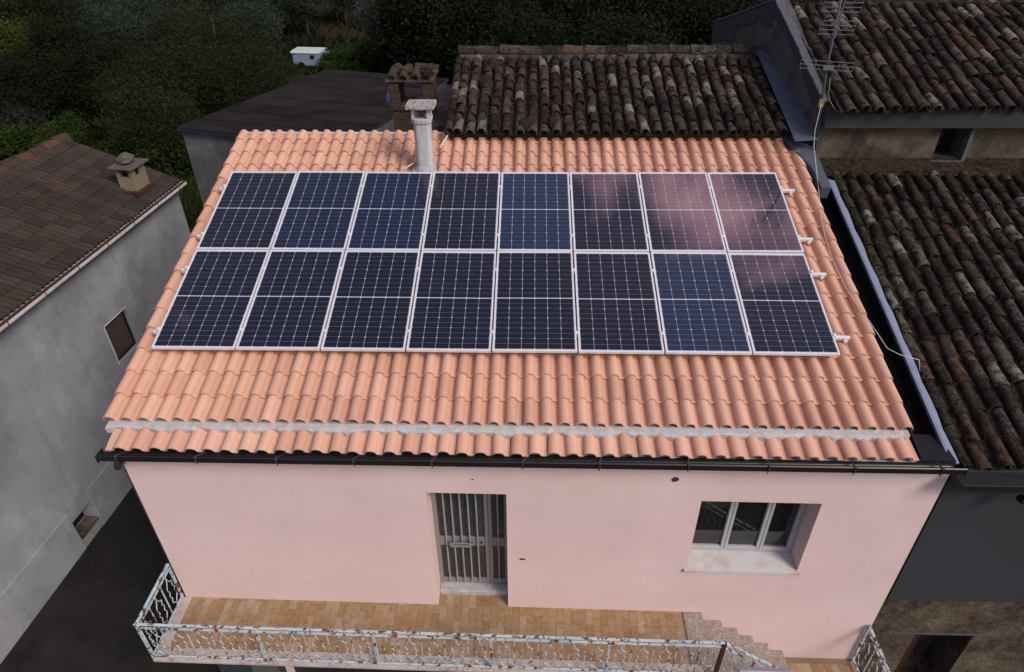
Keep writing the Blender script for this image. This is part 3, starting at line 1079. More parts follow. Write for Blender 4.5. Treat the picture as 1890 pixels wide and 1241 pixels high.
# sloping stair rail
SL = -0.715
sx1 = 8.30
def slope_bar(name, dz0, dz1, w, xa=RX1, xb=sx1):
    z = lambda x: RT + (x - RX1) * SL
    mb = MB().hexa([(xa, RD - w, z(xa) + dz0), (xb, RD - w, z(xb) + dz0), (xb, RD + w, z(xb) + dz0), (xa, RD + w, z(xa) + dz0),
                    (xa, RD - w, z(xa) + dz1), (xb, RD - w, z(xb) + dz1), (xb, RD + w, z(xb) + dz1), (xa, RD + w, z(xa) + dz1)])
    mb.build(name, M['rail'], rail)
slope_bar('top_rail', -0.012, 0.0, 0.022, RX1 + 0.023)
slope_bar('lower_rail', -0.112, -0.097, 0.012, RX1 + 0.023)
slope_bar('bottom_rail', -0.75, -0.735, 0.012, RX1 + 0.023)
for k in range(1, 9):
    x = RX1 + k * 0.14
    z1 = RT + (x - RX1) * SL
    if k % 2 == 0:
        MB().box(x - 0.006, x + 0.006, RD - 0.006, RD + 0.006, z1 - 0.735, z1 - 0.112).build('baluster', M['rail'], rail)
    else:
        add_wave(x, 'x', z1 - 0.735, z1 - 0.112, rail, RD, M['rail'], SL)
MB().box(sx1 - 0.02, sx1 + 0.02, RD - 0.02, RD + 0.02, -4.70, RT + (sx1 - RX1) * SL).build('post', M['rail'], rail)

# railing across the landing end
r2 = tag(empty('landing_railing', (0, -1.10, 0), (0, 0, FA)), 'short pale blue railing beside the stair landing at the corner of the pink house', 'railing')
LX, LT, LB = 9.39, -3.73, -4.55
bevel(MB().box(LX - 0.022, LX + 0.022, -1.15, -0.02, LT - 0.014, LT).build('top_rail', M['rail'], r2), 0.004)
MB().box(LX - 0.012, LX + 0.012, -1.14, -0.02, LT - 0.10, LT - 0.086).build('lower_rail', M['rail'], r2)
MB().box(LX - 0.012, LX + 0.012, -1.14, -0.02, LB, LB + 0.014).build('bottom_rail', M['rail'], r2)
for d in (-0.035, -1.13):
    MB().box(LX - 0.016, LX + 0.016, d - 0.016, d + 0.016, LB - 0.10, LT - 0.014).build('post', M['rail'], r2)
for k in range(1, 8):
    d = -0.035 - k * 0.137
    if k % 2 == 0:
        MB().box(LX - 0.006, LX + 0.006, d - 0.006, d + 0.006, LB + 0.014, LT - 0.10).build('baluster', M['rail'], r2)
    else:
        add_wave(LX, 'y', LB + 0.014, LT - 0.10, r2, d, M['rail'])
# ribbed white board leaning on the outside of the stair rail
bd = tag(empty('ribbed_board', (7.22, -2.13, -3.22), (R(-52), 0, FA)), 'white finely ribbed board fixed outside the sloping stair railing', 'board')
mb = MB()
mb.box(0, 0.66, -0.30, 0.0, -0.006, 0.0)
mb.build('sheet', M['slab'], bd)
for k in range(14):
    y = -0.012 - k * 0.021
    MB().box(0.004, 0.656, y - 0.006, y + 0.006, 0.0, 0.007).build('rib', M['board_white'], bd)

# ------------------------------------------------------------------ solar panels
PW, PH, PG = 1.038, 1.755, 0.02
ordn = ['first', 'second', 'third', 'fourth', 'fifth', 'sixth', 'seventh', 'eighth']


def cell_mesh(flip):
    w, h, c = 0.1606, 0.0818, 0.010
    pts = [(0, 0), (w, 0), (w, h - c), (w - c, h), (c, h), (0, h - c)]
    if flip:
        pts = [(x, h - y) for x, y in pts][::-1]
    mb = MB()
    mb.face([(x, y, 0) for x, y in pts])
    me = mb.mesh('cell')
    me.materials.append(M['cell'])
    return me


CELL = [cell_mesh(False), cell_mesh(True)]
fm = MB()
fr = 0.019
for a, b, c, d in ((0, PW, 0, fr), (0, PW, PH - fr, PH), (0, fr, fr, PH - fr), (PW - fr, PW, fr, PH - fr)):
    fm.box(a, b, c, d, -0.038, 0.0)
frame_me = fm.mesh('frame')
frame_me.materials.append(M['aluminium'])
bm_ = MB().box(fr, PW - fr, fr, PH - fr, -0.012, -0.0045)
back_me = bm_.mesh('backsheet')
back_me.materials.append(M['backsheet'])
pr_ = random.Random(11)
for row in range(2):
    for col in range(8):
        u, v = col * (PW + PG), row * (PH + PG)
        p = Matrix.Rotation(TH, 3, 'X') @ Vector((u, v, 0))
        e = empty('solar_panel', p, (TH + R(pr_.uniform(-0.25, 0.25)), R(pr_.uniform(-0.3, 0.3)), 0))
        side = 'ridge-side' if row else 'gutter-side'
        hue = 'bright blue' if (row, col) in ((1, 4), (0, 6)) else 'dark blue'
        tag(e, f'{hue} solar panel, {ordn[7 - col]} from the rail ends beside the black channel, {side} row', 'solar panel', 'solar panels in two rows on the salmon roof')
        link('frame', frame_me, None, e)
        link('backsheet', back_me, None, e)
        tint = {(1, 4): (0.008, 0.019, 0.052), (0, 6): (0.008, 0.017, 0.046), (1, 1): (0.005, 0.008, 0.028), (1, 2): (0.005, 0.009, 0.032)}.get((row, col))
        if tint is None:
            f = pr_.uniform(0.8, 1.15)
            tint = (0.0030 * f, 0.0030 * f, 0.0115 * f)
        pu = (PW - 2 * fr - 0.012) / 6
        for j in range(20):
            y = fr + 0.015 + j * 0.0837 + (0.013 if j >= 10 else 0.0)
            for i in range(6):
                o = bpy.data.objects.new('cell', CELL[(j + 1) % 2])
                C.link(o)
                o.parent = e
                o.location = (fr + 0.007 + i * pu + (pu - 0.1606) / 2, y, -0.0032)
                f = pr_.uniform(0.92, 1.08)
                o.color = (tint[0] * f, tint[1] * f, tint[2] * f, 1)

# mounting rails with clamps and hooks
names = ['nearest the gutter', 'second from the gutter', 'third from the gutter', 'nearest the ridge']
for k, v in enumerate((0.30, 1.40, 2.09, 3.17)):
    p = Matrix.Rotation(TH, 3, 'X') @ Vector((0, v, 0))
    e = tag(empty('mounting_rail', p, (TH, 0, 0)), f'aluminium mounting rail under the solar panels, {names[k]}', 'rail', 'mounting rails under the panels')
    mb = MB()
    mb.box(-0.10, 8.66, -0.020, 0.020, -0.062, -0.0395)
    mb.box(-0.10, 8.66, -0.020, -0.006, -0.080, -0.062)
    mb.box(-0.10, 8.66, 0.006, 0.020, -0.080, -0.062)
    mb.build('profile', M['aluminium'], e)
    for c_ in range(1, 8):
        x = c_ * (PW + PG) - PG / 2
        bevel(MB().box(x - 0.019, x + 0.019, -0.022, 0.022, 0.0015, 0.007).build('mid_clamp', M['aluminium'], e), 0.002)
    for x in (-0.012, 8.456):
        mb = MB()
        mb.box(x - 0.010, x + 0.010, -0.022, 0.022, -0.0385, 0.0)
        mb.box(x - 0.017, x + 0.017, -0.022, 0.022, 0.0015, 0.007)
        mb.build('end_clamp', M['aluminium'], e)
    for x in (8.60,):
        mb = MB()
        mb.box(x - 0.018, x + 0.018, -0.032, -0.021, -0.105, -0.045)
        mb.tube([(x, -0.045, -0.05), (x, -0.045, -0.075), (x - 0.004, -0.050, -0.10), (x - 0.006, -0.052, -0.17)], 0.0085, 8)
        mb.box(x - 0.022, x + 0.020, -0.062, -0.034, -0.072, -0.062)
        mb.build('hook', M['aluminium'], e)
        mb = MB()
        mb.tube([(x - 0.006, -0.052, -0.112), (x - 0.006, -0.053, -0.128), (x - 0.006, -0.053, -0.155)], 0.022, 10, 0.034)
        mb.build('rubber_foot', M['rubber'], e, True)

# ------------------------------------------------------------------ white flue chimney
ch = tag(empty('flue_chimney', (3.02, 3.66, 0.78)), 'tall whitish cement flue with flat lichened cap rising behind the solar panels', 'chimney')
def oct_tube(mb, r, z0, z1, r1=None, n=16, sq=0.75):
    r1 = r1 or r
    pts = []
    for q in range(n):
        a = 2 * math.pi * (q + 0.5) / n
        c_, s_ = math.cos(a), math.sin(a)
        k = 1 / (max(abs(c_), abs(s_)) * sq + (1 - sq))
        pts.append((c_ * k, s_ * k))
    mb.hexa_like = None
    b = len(mb.v)
    mb.v.extend([(x * r, y * r, z0) for x, y in pts] + [(x * r1, y * r1, z1) for x, y in pts])
    for q in range(n):
        mb.f.append((b + q, b + (q + 1) % n, b + n + (q + 1) % n, b + n + q))
        mb.t.append(0)
    mb.f.append(tuple(b + n + q for q in range(n)))
    mb.f.append(tuple(b + q for q in reversed(range(n))))
    mb.t += [0, 0]
    return mb
mb = oct_tube(MB(), 0.132, -0.25, 0.86)
bevel(mb.build('shaft', M['flue'], ch), 0.01)
mb = oct_tube(MB(), 0.152, 0.86, 0.935, 0.162)
bevel(mb.build('collar', M['flue'], ch), 0.008)
for sx in (-1, 1):
    for sy in (-1, 1):
        MB().box(sx * 0.115 - 0.022, sx * 0.115 + 0.022, sy * 0.105 - 0.03, sy * 0.105 + 0.03, 0.935, 1.09).build('cap_leg', M['flue'], ch)
MB().box(-0.045, 0.045, -0.045, 0.045, 0.935, 1.03).build('inner_pipe', M['bracket'], ch)
mb = MB()
out = []
for q in range(20):
    a = 2 * math.pi * (q + 0.5) / 20
    k = 1 / (max(abs(math.cos(a)), abs(math.sin(a))) * 0.85 + 0.15)
    out.append((0.225 * k * math.cos(a), 0.215 * k * math.sin(a)))
mb.prism(out, 1.09, 1.132, 'z')
bevel(mb.build('cap', M['cap'], ch), 0.010, 2)
mb = oct_tube(MB(), 0.25, -0.20, 0.17, 0.14, 16, 0.6)
mb.build('mortar_collar', M['mortar'], ch)
cb = tag(MB().tube([(3.30, 4.62, 1.10), (3.31, 4.50, 1.20), (3.30, 4.36, 1.17), (3.25, 4.24, 1.12), (3.20, 4.12, 1.06)], 0.014, 6).build('flue_cable', M['white_cable'], None, True),
         'thick white cable looping over the roof ridge beside the flue', 'cable')
tag(MB().tube([(2.90, 3.78, 0.98), (2.80, 3.66, 0.965), (2.70, 3.52, 0.93)], 0.010, 6).build('flue_stay', M['white_cable'], None, True),
    'thin white wire running from the flue base down to the panels', 'wire')

# ------------------------------------------------------------------ old brick chimney behind the ridge
bc = tag(empty('brick_chimney', (2.53, 6.0, 0)), 'old dark brick chimney with open top under a small tiled cap', 'chimney')
MB().box(-0.36, 0.36, -0.30, 0.30, -0.6, 1.20).build('shaft', M['brick'], bc)
MB().box(-0.40, 0.40, -0.34, 0.34, 1.20, 1.26).build('ledge', M['brick'], bc)
for sx in (-1, 1):
    for sy in (-1, 1):
        MB().box(sx * 0.30 - 0.085, sx * 0.30 + 0.085, sy * 0.25 - 0.07, sy * 0.25 + 0.07, 1.26, 1.70).build('pillar', M['brick'], bc)
MB().box(-0.43, 0.43, -0.36, 0.36, 1.70, 1.74).build('cap_slab', M['rubble'], bc)
cm = [m.copy() for m in COPPI[:2]]
for m in cm:
    m.materials.append(M['old'])
for sgn, a in ((-1, 0), (1, 180)):
    for k in range(4):
        o = bpy.data.objects.new('cap_tile', cm[k % 2])
        C.link(o)
        o.parent = bc
        o.location = (-0.31 + k * 0.205, sgn * 0.40, 1.745)
        o.rotation_euler = (R(12), R(rng.uniform(-5, 5)), R(a + rng.uniform(-3, 3)))
        if a:
            o.rotation_euler = (R(12), 0, R(180))
for k in range(2):
    o = bpy.data.objects.new('ridge_tile', cm[k])
    C.link(o)
    o.parent = bc
    o.location = (-0.32 + k * 0.40, 0.0, 1.80 + 0.05 * k)
    o.rotation_euler = (R(0), R(3), R(-90))
tag(bpy.data.objects.new('blue_bag', MB().mesh('x')), 'x', 'bag')
bpy.data.objects.remove(bpy.data.objects['blue_bag'])
mb = MB()
pp = []
for j in range(5):
    for q in range(8):
        a = 2 * math.pi * q / 8
        rr = (0.03, 0.085, 0.10, 0.075, 0.02)[j] * (1 + 0.18 * math.sin(3 * a + j))
        mb.v.append((rr * math.cos(a), rr * 0.7 * math.sin(a), j * 0.062))
for j in range(4):
    for q in range(8):
        mb.f.append((j * 8 + q, j * 8 + (q + 1) % 8, (j + 1) * 8 + (q + 1) % 8, (j + 1) * 8 + q))
        mb.t.append(0)
mb.f += [tuple(reversed(range(8))), tuple(range(32, 40))]
mb.t += [0, 0]
bb = mb.build('plastic_bag', M['blue_plastic'], None, True)
bb.location = (2.08, 6.12, 1.16)
tag(bb, 'crumpled light blue plastic bag tied to the side of the brick chimney', 'bag')
# low terrace wall between the two chimneys
lt = tag(empty('terrace_wall', (2.2, 6.6, GZ)), 'low concrete wall and ledge at the foot of the brick chimney', 'wall')
mb = MB()
mb.hexa([(0.9 - 2.2, 5.2 - 6.6, 0), (3.2 - 2.2, 5.2 - 6.6, 0), (3.2 - 2.2, 8.2 - 6.6, 0), (0.9 - 2.2, 8.0 - 6.6, 0),
         (0.9 - 2.2, 5.2 - 6.6, 0.15 - GZ), (3.2 - 2.2, 5.2 - 6.6, 0.35 - GZ), (3.2 - 2.2, 8.2 - 6.6, 0.55 - GZ), (0.9 - 2.2, 8.0 - 6.6, -0.3 - GZ)])
mb.build('body', M['shed_plaster'], lt)
MB().box(0.55, 0.98, -1.2, 1.5, 0.3 - GZ, 1.0 - GZ).build('upstand', M['gable_plaster'], lt)

# ------------------------------------------------------------------ old tiled roof behind (middle)
mid = tag(empty('old_tiled_house', (6.0, 5.6, GZ)), 'low old house with weathered clay tile roof behind the ridge of the pink house', 'house')
SM = R(14)
mw = MB().prism([(4.86 - 5.6, 0), (8.9 - 5.6, 0), (8.9 - 5.6, 1.2 - GZ), (6.9 - 5.6, 1.72 - GZ), (4.86 - 5.6, 1.18 - GZ)], 3.40 - 6, 8.75 - 6, 'x')
mw.build('wall', M['rubble'], mid)
deck = MB().box(3.33, 8.78, 0.02, 2.62, -0.10, -0.03).build('roof', M['channel'], mid)
deck.location = (-6.0, 4.40 - 5.6, 1.215 - GZ)
deck.rotation_euler = (SM, 0, 0)
deck['label'] = 'roof of dark lichened clay tiles'
old_roof(deck, [3.46 + 0.205 * i for i in range(27)], (-0.04, 2.60, 0.262), M['old'], 5, 1.5)
back = MB().box(3.33, 8.78, -2.4, 0.0, -0.10, 0.02).build('rear_slope', M['old'], mid)
back.location = (-6.0, 4.40 - 5.6 + 2.62 * math.cos(SM), 1.215 - GZ + 2.62 * math.sin(SM) - 0.02)
back.rotation_euler = (R(-14), 0, 0)
back.rotation_euler = (R(14), 0, R(180))
back.location.x = 6.11
ridge_me = coppo(0.44, 0.125, 0.115, 0.018, 7, 0.015)
ridge_me.materials.append(M['old'])
for k in range(14):
    o = bpy.data.objects.new('ridge_tile', ridge_me)
    C.link(o)
    o.parent = mid
    o.location = (3.30 - 6 + 0.395 * k, 6.93 - 5.6 + rng.uniform(-0.015, 0.015), 1.905 - GZ + rng.uniform(-0.008, 0.008))
    o.rotation_euler = (R(rng.uniform(-1, 1)), R(rng.uniform(-3, 3)), R(-90 + rng.uniform(-1.5, 1.5)))
mb = MB()
for q in range(60):
    xa, xb = 3.33 + 5.45 * q / 60, 3.33 + 5.45 * (q + 1) / 60
    l0, l1 = rng.uniform(-0.012, 0.012), rng.uniform(-0.012, 0.012)
    mb.hexa([(xa, 2.38 + l0, -0.02), (xb, 2.38 + l1, -0.02), (xb, 2.66, -0.02), (xa, 2.66, -0.02), (xa, 2.44 + l0, 0.06), (xb, 2.44 + l1, 0.06), (xb, 2.62, 0.09), (xa, 2.62, 0.09)])
mb.build('ridge_mortar', M['gable_plaster'], deck)
# left verge upright tiles
for k in range(8):
    o = bpy.data.objects.new('verge_tile', COPPI[0].copy())
    o.data.materials.append(M['old'])
    C.link(o)
    o.parent = deck
    o.location = (3.335, 0.02 + k * 0.31, -0.015)
    o.rotation_euler = (0, R(-35), R(rng.uniform(-3, 3)))
# side gutter of grey cement along the taller gable
mb = MB()
for q in range(14):
    ya, yb = -0.35 + 3.0 * q / 14, -0.35 + 3.0 * (q + 1) / 14
    mb.face([(8.88, ya, 0.075), (9.24, ya, 0.105), (9.24, yb, 0.105), (8.88, yb, 0.075)])
mb.build('side_flashing', M['lead'], deck)
# patches of moss and broken tile lumps
for (x, y, r) in ((3.86, 1.50, 0.13), (4.62, 0.16, 0.15), (5.05, 0.25, 0.10), (8.35, 0.55, 0.12), (8.15, 0.15, 0.14), (3.95, 2.15, 0.14)):
    mb = MB()
    nseg = 9
    for j in range(4):
        for q in range(nseg):
            a = 2 * math.pi * q / nseg
            rr = r * (1.0, 0.9, 0.6, 0.12)[j] * rng.uniform(0.75, 1.2)
            mb.v.append((x + rr * math.cos(a), y + 1.2 * rr * math.sin(a), (0.03, 0.09, 0.14, 0.16)[j] + rng.uniform(-0.015, 0.015)))
    for j in range(3):
        for q in range(nseg):
            mb.f.append((j * nseg + q, j * nseg + (q + 1) % nseg, (j + 1) * nseg + (q + 1) % nseg, (j + 1) * nseg + q))
            mb.t.append(0)
    mb.f.append(tuple(3 * nseg + q for q in range(nseg)))
    mb.t.append(0)
    mb.build('moss_clump', M['channel'], deck, True)

# ------------------------------------------------------------------ old house right of the pink one (lower roof)
low = tag(empty('lower_old_house', (11.5, 1.4, GZ)), 'old house with mossy, vignette-darkened clay tile roof and charcoal front wall beside the white flashing', 'house')
LO = Vector((-11.5, -1.4, -GZ))
mb = wall_holes(MB(), 9.46, 14.6, GZ, -3.16, [(10.14, 10.94, GZ + 0.01, -4.02)], 0.5)
o = mb.build('stone_base', M['rubble'], low)
o.location = LO + Vector((0, -1.15, 0))
mb = MB().box(9.462, 14.6, -0.05, 0.45, -3.16, -0.74)
o = mb.build('wall', M['dark_plaster'], low)
o.location = LO + Vector((0, -1.15, 0))
mb = MB().box(9.462, 14.6, -1.142 + 0.5, 4.1, GZ, -0.75)
o = mb.build('side_wall', M['rubble'], low)
o.location = LO
mb = MB()
mb.box(10.16, 10.38, 0.30, 0.34, GZ + 0.01, -4.05)
mb.box(10.38, 10.58, 0.36, 0.40, GZ + 0.01, -4.4)
o = mb.build('door_leaf', M['wood_red'], low)
o.location = LO + Vector((0, -1.15, 0))
o = MB().box(9.83, 11.28, -0.01, 0.10, -4.018, -3.985).build('lintel', M['coping'], low)
o.location = LO + Vector((0, -1.15, 0))
o = MB().tube([(11.9, -0.10, -0.86), (11.9, -0.16, -0.92), (11.9, -0.06, -0.96)], 0.05, 8).build('drain_spout', M['black_metal'], low)
o.location = LO + Vector((-1.72, -1.32, 0))
deck2 = MB().box(9.58, 14.6, -1.22, 4.22, -0.48, -0.41).build('roof', M['channel'], low)
deck2.location = LO
deck2.rotation_euler = (TH, 0, 0)
deck2['label'] = 'roof of mossy clay tiles with vignette darkening in the colour'
old_roof(deck2, [9.59 + 0.222 * i for i in range(18)], (-1.33, 4.15, 0.385), M['old_mossy_dimmed'], 9, 1.2, -0.392)
mb = MB()
for q in range(50):
    xa, xb = 9.35 + 4.6 * q / 50, 9.35 + 4.6 * (q + 1) / 50
    mb.hexa([(xa, 3.94 + rng.uniform(-.03, .03), -0.36), (xb, 3.94 + rng.uniform(-.03, .03), -0.36), (xb, 4.32, -0.36), (xa, 4.32, -0.36),
             (xa, 4.0, -0.30), (xb, 4.0, -0.30), (xb, 4.32, -0.26), (xa, 4.32, -0.26)])
mb.build('top_mortar', M['channel'], deck2)
o = MB().box(9.42, 14.6, -1.44, -1.28, -0.80, -0.70).build('eave_gutter', M['black_metal'], low)
o.location = LO
o = MB().box(9.42, 14.6, -1.455, -1.44, -0.705, -0.695).build('gutter_lip', M['rust'], low)
o.location = LO

# ------------------------------------------------------------------ taller old house at the upper right
hi = tag(empty('taller_old_house', (11.8, 8, GZ)), 'taller old house with gable wall, clay tile roof and stained beige front', 'house')
HO = Vector((-11.8, -8, -GZ))
mb = wall_holes(MB(), 9.27, 14.6, GZ, 1.42, [(11.20, 11.62, 0.86, 1.419)], 0.45)
o = mb.build('front_wall', M['beige'], hi)
o.location = HO + Vector((0, 4.2, 0))
mb = MB()
GA = R(4.0)                          # the gable stands a little askew to the front
def gab(o):
    o.location = HO + Vector((9.23, 4.19, 0))
    o.rotation_euler = (0, 0, GA)
    return o
def gtop(t):
    return 1.80 + t * 0.372 if t < 2.68 else 2.797 - (t - 2.68) * 0.300
mb.prism([(0, GZ), (0, gtop(0)), (2.68, gtop(2.68)), (5.95, gtop(5.95)), (5.95, GZ)], 0.0, 0.24, 'x')
gab(mb.build('gable_wall', M['gable_plaster'], hi))
def mem(poly):
    gab(MB().prism(poly, -0.014, -0.001, 'x').build('membrane', M['membrane'], hi))
mem([(0.004, 1.52), (0.004, gtop(0.004)), (2.62, gtop(2.62)), (2.62, 2.52), (1.9, 2.36), (1.4, 2.14), (1.0, 2.02), (0.45, 1.70)])
mem([(2.63, 2.36), (2.63, gtop(2.63)), (2.68, gtop(2.68)), (3.40, gtop(3.40)), (3.40, 2.34), (2.9, 2.30)])
mem([(3.41, 2.28), (3.41, gtop(3.41)), (4.45, gtop(4.45)), (4.45, 2.00)])
mem([(4.46, 1.74), (4.46, gtop(4.46)), (5.94, gtop(5.94)), (5.94, 1.40), (5.2, 1.60)])
mb = MB()
for q in range(40):
    ya, yb = -0.04 + 6.05 * q / 40, -0.04 + 6.05 * (q + 1) / 40
    za, zb = gtop(ya), gtop(yb)
    w0, w1 = -0.03 + rng.uniform(-0.008, 0.008), 0.13 + rng.uniform(-0.03, 0.02)
    mb.hexa([(w0, ya, za), (w1, ya, za), (w1, yb, zb), (w0, yb, zb), (w0, ya, za + 0.03), (w1, ya, za + 0.035), (w1, yb, zb + 0.035), (w0, yb, zb + 0.03)])
gab(mb.build('coping', M['coping'], hi))
o = MB().box(9.27, 14.6, 4.02, 4.62, 1.425, 1.735).build('eave_beam', M['dark_plaster'], hi)
o.location = HO
o = MB().box(11.64, 11.70, 4.14, 4.6, 0.86, 1.42).build('reveal_board', M['grey_paint'], hi)
o.location = HO
o = MB().box(11.15, 11.68, 4.12, 4.5, 0.80, 0.858).build('window_sill', M['grey_paint'], hi)
o.location = HO
o = MB().box(11.19, 11.63, 4.50, 4.53, 0.85, 1.43).build('window_pane', M['glass'], hi)
o.location = HO
SU = R(18.5)
deck3 = MB().box(0.16, 5.4, 0.06, 3.10, -0.10, -0.03).build('roof', M['channel'], hi)
deck3.location = HO + Vector((9.25, 3.86, 1.74))
deck3.rotation_euler = (Matrix.Rotation(R(3.0), 3, 'Z') @ Matrix.Rotation(SU, 3, 'X')).to_euler()
deck3['label'] = 'roof of brownish clay tiles'
old_roof(deck3, [0.28 + 0.222 * i for i in range(21)], (-0.05, 3.05, 0.375), M['old'], 21, 1.3)
bk = MB().box(0, 5.25, -3.6, 0.0, -0.10, 0.03).build('rear_slope', M['old'], hi)
bk.location = HO + Vector((14.5, 3.86 + 3.08 * math.cos(SU) + 0.28, 1.74 + 3.08 * math.sin(SU)))
bk.rotation_euler = (R(16.5), 0, R(183))

# ------------------------------------------------------------------ TV antenna
an = tag(empty('tv_antenna', (9.17, 4.10, 1.0)), 'television antenna mast with ladder-like wire elements in front of the taller house', 'antenna')
top = Vector((-0.10, 0.0, 2.35))
MB().tube([(0.09, 0.02, 0.0), (0.02, 0.01, 0.6), (-0.06, 0.0, 1.3), tuple(top)], 0.019, 8).build('mast', M['mast'], an, True)
def el(name, a, b, r=0.0055):
    MB().tube([a, b], r, 5).build(name, M['steel_wire'], an)
# flat four-loop panel low on the mast
for zz in (1.28, 1.34, 1.40):
    el('element', (-0.48, -0.05, zz + 0.04), (0.34, 0.02, zz - 0.03))
for x_ in (-0.48, -0.25, 0.12, 0.34):
    el('cross_wire', (x_, -0.05 + 0.085 * (x_ + 0.48), 1.32 - 0.085 * (x_ + 0.48)), (x_, -0.05 + 0.085 * (x_ + 0.48), 1.45 - 0.085 * (x_ + 0.48)))
MB().box(-0.13, 0.02, -0.06, -0.02, 1.29, 1.34).build('clamp', M['steel_wire'], an)
# two reflector ladders up the mast
for z0, n_, w in ((1.80, 4, 0.25), (2.10, 5, 0.27)):
    for k in range(n_):
        z = z0 + k * 0.062
        el('element', (-0.09 - w, -0.09 - 0.012 * k, z), (-0.09 + w, -0.09 - 0.012 * k, z - 0.01))
    for sgn in (-1, 1):
        el('side_wire', (-0.09 + sgn * w, -0.09, z0 - 0.01), (-0.09 + sgn * w, -0.09 - 0.012 * (n_ - 1), z0 + (n_ - 1) * 0.062))
MB().tube([(-0.09, -0.10, 1.75), (-0.09, -0.14, 2.40)], 0.010, 6).build('boom', M['steel_wire'], an)
bx = MB().box(9.10, 9.18, 4.03, 4.07, 1.74, 1.86).build('junction_box', M['yellow_box'])
bevel(bx, 0.006)
tag(bx, 'small yellowed junction box on the antenna mast', 'box')
Rr = Matrix.Rotation(TH, 3, 'X')
pts = [(9.13, 4.02, 1.80), (9.11, 3.96, 1.40), (9.14, 3.90, 1.15)]
for u, v in ((9.10, 3.39), (8.93, 2.6), (8.895, 2.2), (8.875, 1.75), (8.90, 1.3), (8.935, 0.93), (9.03, 0.62), (9.075, 0.45), (9.12, 0.20), (9.24, 0.10), (9.44, 0.02)):
    ph = ((u - U0) / PITCH) % 1.0
    hgt = 0.056 * max(0, math.sin(math.pi * ph / 0.62)) if ph < 0.62 else 0.0
    pts.append(tuple(Rr @ Vector((u, v, -0.150 + hgt + 0.012))))
pts.append(tuple(Rr @ Vector((9.50, -0.03, -0.285))))
tag(MB().tube(pts, 0.0045, 5).build('antenna_cable', M['white_cable'], None, True), 'thin white cable hanging from the mast and snaking down the salmon tiles', 'cable')
pts = [(9.16, 4.0, 2.2), (9.19, 4.0, 1.95), (9.24, 3.98, 1.84), (9.34, 3.90, 1.72), (9.42, 3.86, 1.70)]
tag(MB().tube(pts, 0.006, 5).build('antenna_lead', M['yellow_box'], None, True), 'yellowish lead from antenna mast to the first tile of the taller house', 'cable')

# ------------------------------------------------------------------ shed with bitumen roof (behind, left)
sh = tag(empty('bitumen_roof_shed', (-2, 13, GZ)), 'grey walled outbuilding with flat dark bitumen sheet roof behind the pink house', 'outbuilding')
A, D, E_, F_ = Vector((-4.10, 9.85, -0.5)), Vector((-2.65, 18.74, -1.3)), Vector((1.83, 17.5, -1.3)), Vector((0.38, 8.61, -0.5))
off = Vector((-2, 13, GZ))
ctr = (A + D + E_ + F_) / 4
def shed_p(p, ins, z):
    q = p + (ctr - p).normalized() * ins
    return (q.x - off.x, q.y - off.y, z - off.z)
ring = [A, F_, E_, D]
mb = MB()
mb.hexa([shed_p(p, 0.12, GZ - 0.6) for p in ring] + [shed_p(p, 0.12, p.z - 0.10) for p in ring])
mb.build('wall', M['shed_plaster'], sh)
mb = MB()
mb.hexa([shed_p(p, 0.0, p.z - 0.10) for p in ring] + [shed_p(p, 0.0, p.z - 0.012) for p in ring])
rf = mb.build('roof', M['membrane'], sh)
NS = 9
for k in range(NS):
    a0, a1 = k / NS, (k + 1) / NS + 0.012
    l0, l1 = A.lerp(D, a0), A.lerp(D, min(1, a1))
    r0, r1 = F_.lerp(E_, a0), F_.lerp(E_, min(1, a1))
    cut = 0.35 + 0.3 * ((k * 0.37) % 1)
    for (ta, tb) in ((0.0, cut), (cut + 0.003, 1.0)):
        q = [l0.lerp(r0, ta), l0.lerp(r0, tb), l1.lerp(r1, tb), l1.lerp(r1, ta)]
        lift0, lift1 = 0.014, 0.002
        mb = MB()
        hs = [lift0, lift0, lift1, lift1]
        mb.hexa([tuple(p - off - Vector((0, 0, 0.010))) for p in q] + [tuple(p - off + Vector((0, 0, h))) for p, h in zip(q, hs)])
        mb.build('roofing_sheet', M['bitumen'], rf)

# ------------------------------------------------------------------ left neighbour house
LA = R(-4.7)
lh = tag(empty('left_house', (-4.28, 3, GZ), (0, 0, LA)), 'grey stained house with brown tiled roof across the alley', 'house')
# local: x=0 at the wall facing the alley, interior to -x ; y along the wall
Y0, Y1, ZE, ZR = -9.0, 5.56, -1.30 - GZ, -0.42 - GZ
mb = MB()
wall_holes(mb, Y0, Y1, 0, ZE - 0.06, [(1.76, 2.52, -3.95 - GZ, -3.00 - GZ), (-0.99, -0.43, -6.30 - GZ, -5.84 - GZ)], 0.30)
rotw = Matrix.Rotation(R(90), 3, 'Z')
mb.v = [(-q[1], q[0], q[2]) for q in mb.v]
o = mb.build('wall', M['grey_plaster'], lh)
mb = MB()
mb.prism([(-0.30, 0), (-4.9, 0), (-4.9, ZE - 0.1), (-2.46, ZR - 0.1), (-0.30, ZE - 0.06)], Y1 - 0.3, Y1 - 0.001, 'y')
mb.prism([(-0.30, 0), (-4.9, 0), (-4.9, ZE - 0.1), (-2.46, ZR - 0.1), (-0.30, ZE - 0.06)], Y0 + 0.001, Y0 + 0.3, 'y')
mb.box(-4.9, -4.6, Y0 + 0.3, Y1 - 0.3, 0, ZE - 0.1)
mb.build('side_wall', M['grey_plaster'], lh)
mb = MB().box(-0.12, 0.035, Y0, Y1 - 0.002, 0, 0.85)
mb.v = [v for v in mb.v]
bevel(MB().box(0.001, 0.022, -0.41, Y1 - 0.01, 0.0, 1.05).build('plinth', M['grey_plaster'], lh), 0.02)
bevel(MB().box(0.001, 0.022, Y0, -1.01, 0.0, 1.05).build('plinth', M['grey_plaster'], lh), 0.02)
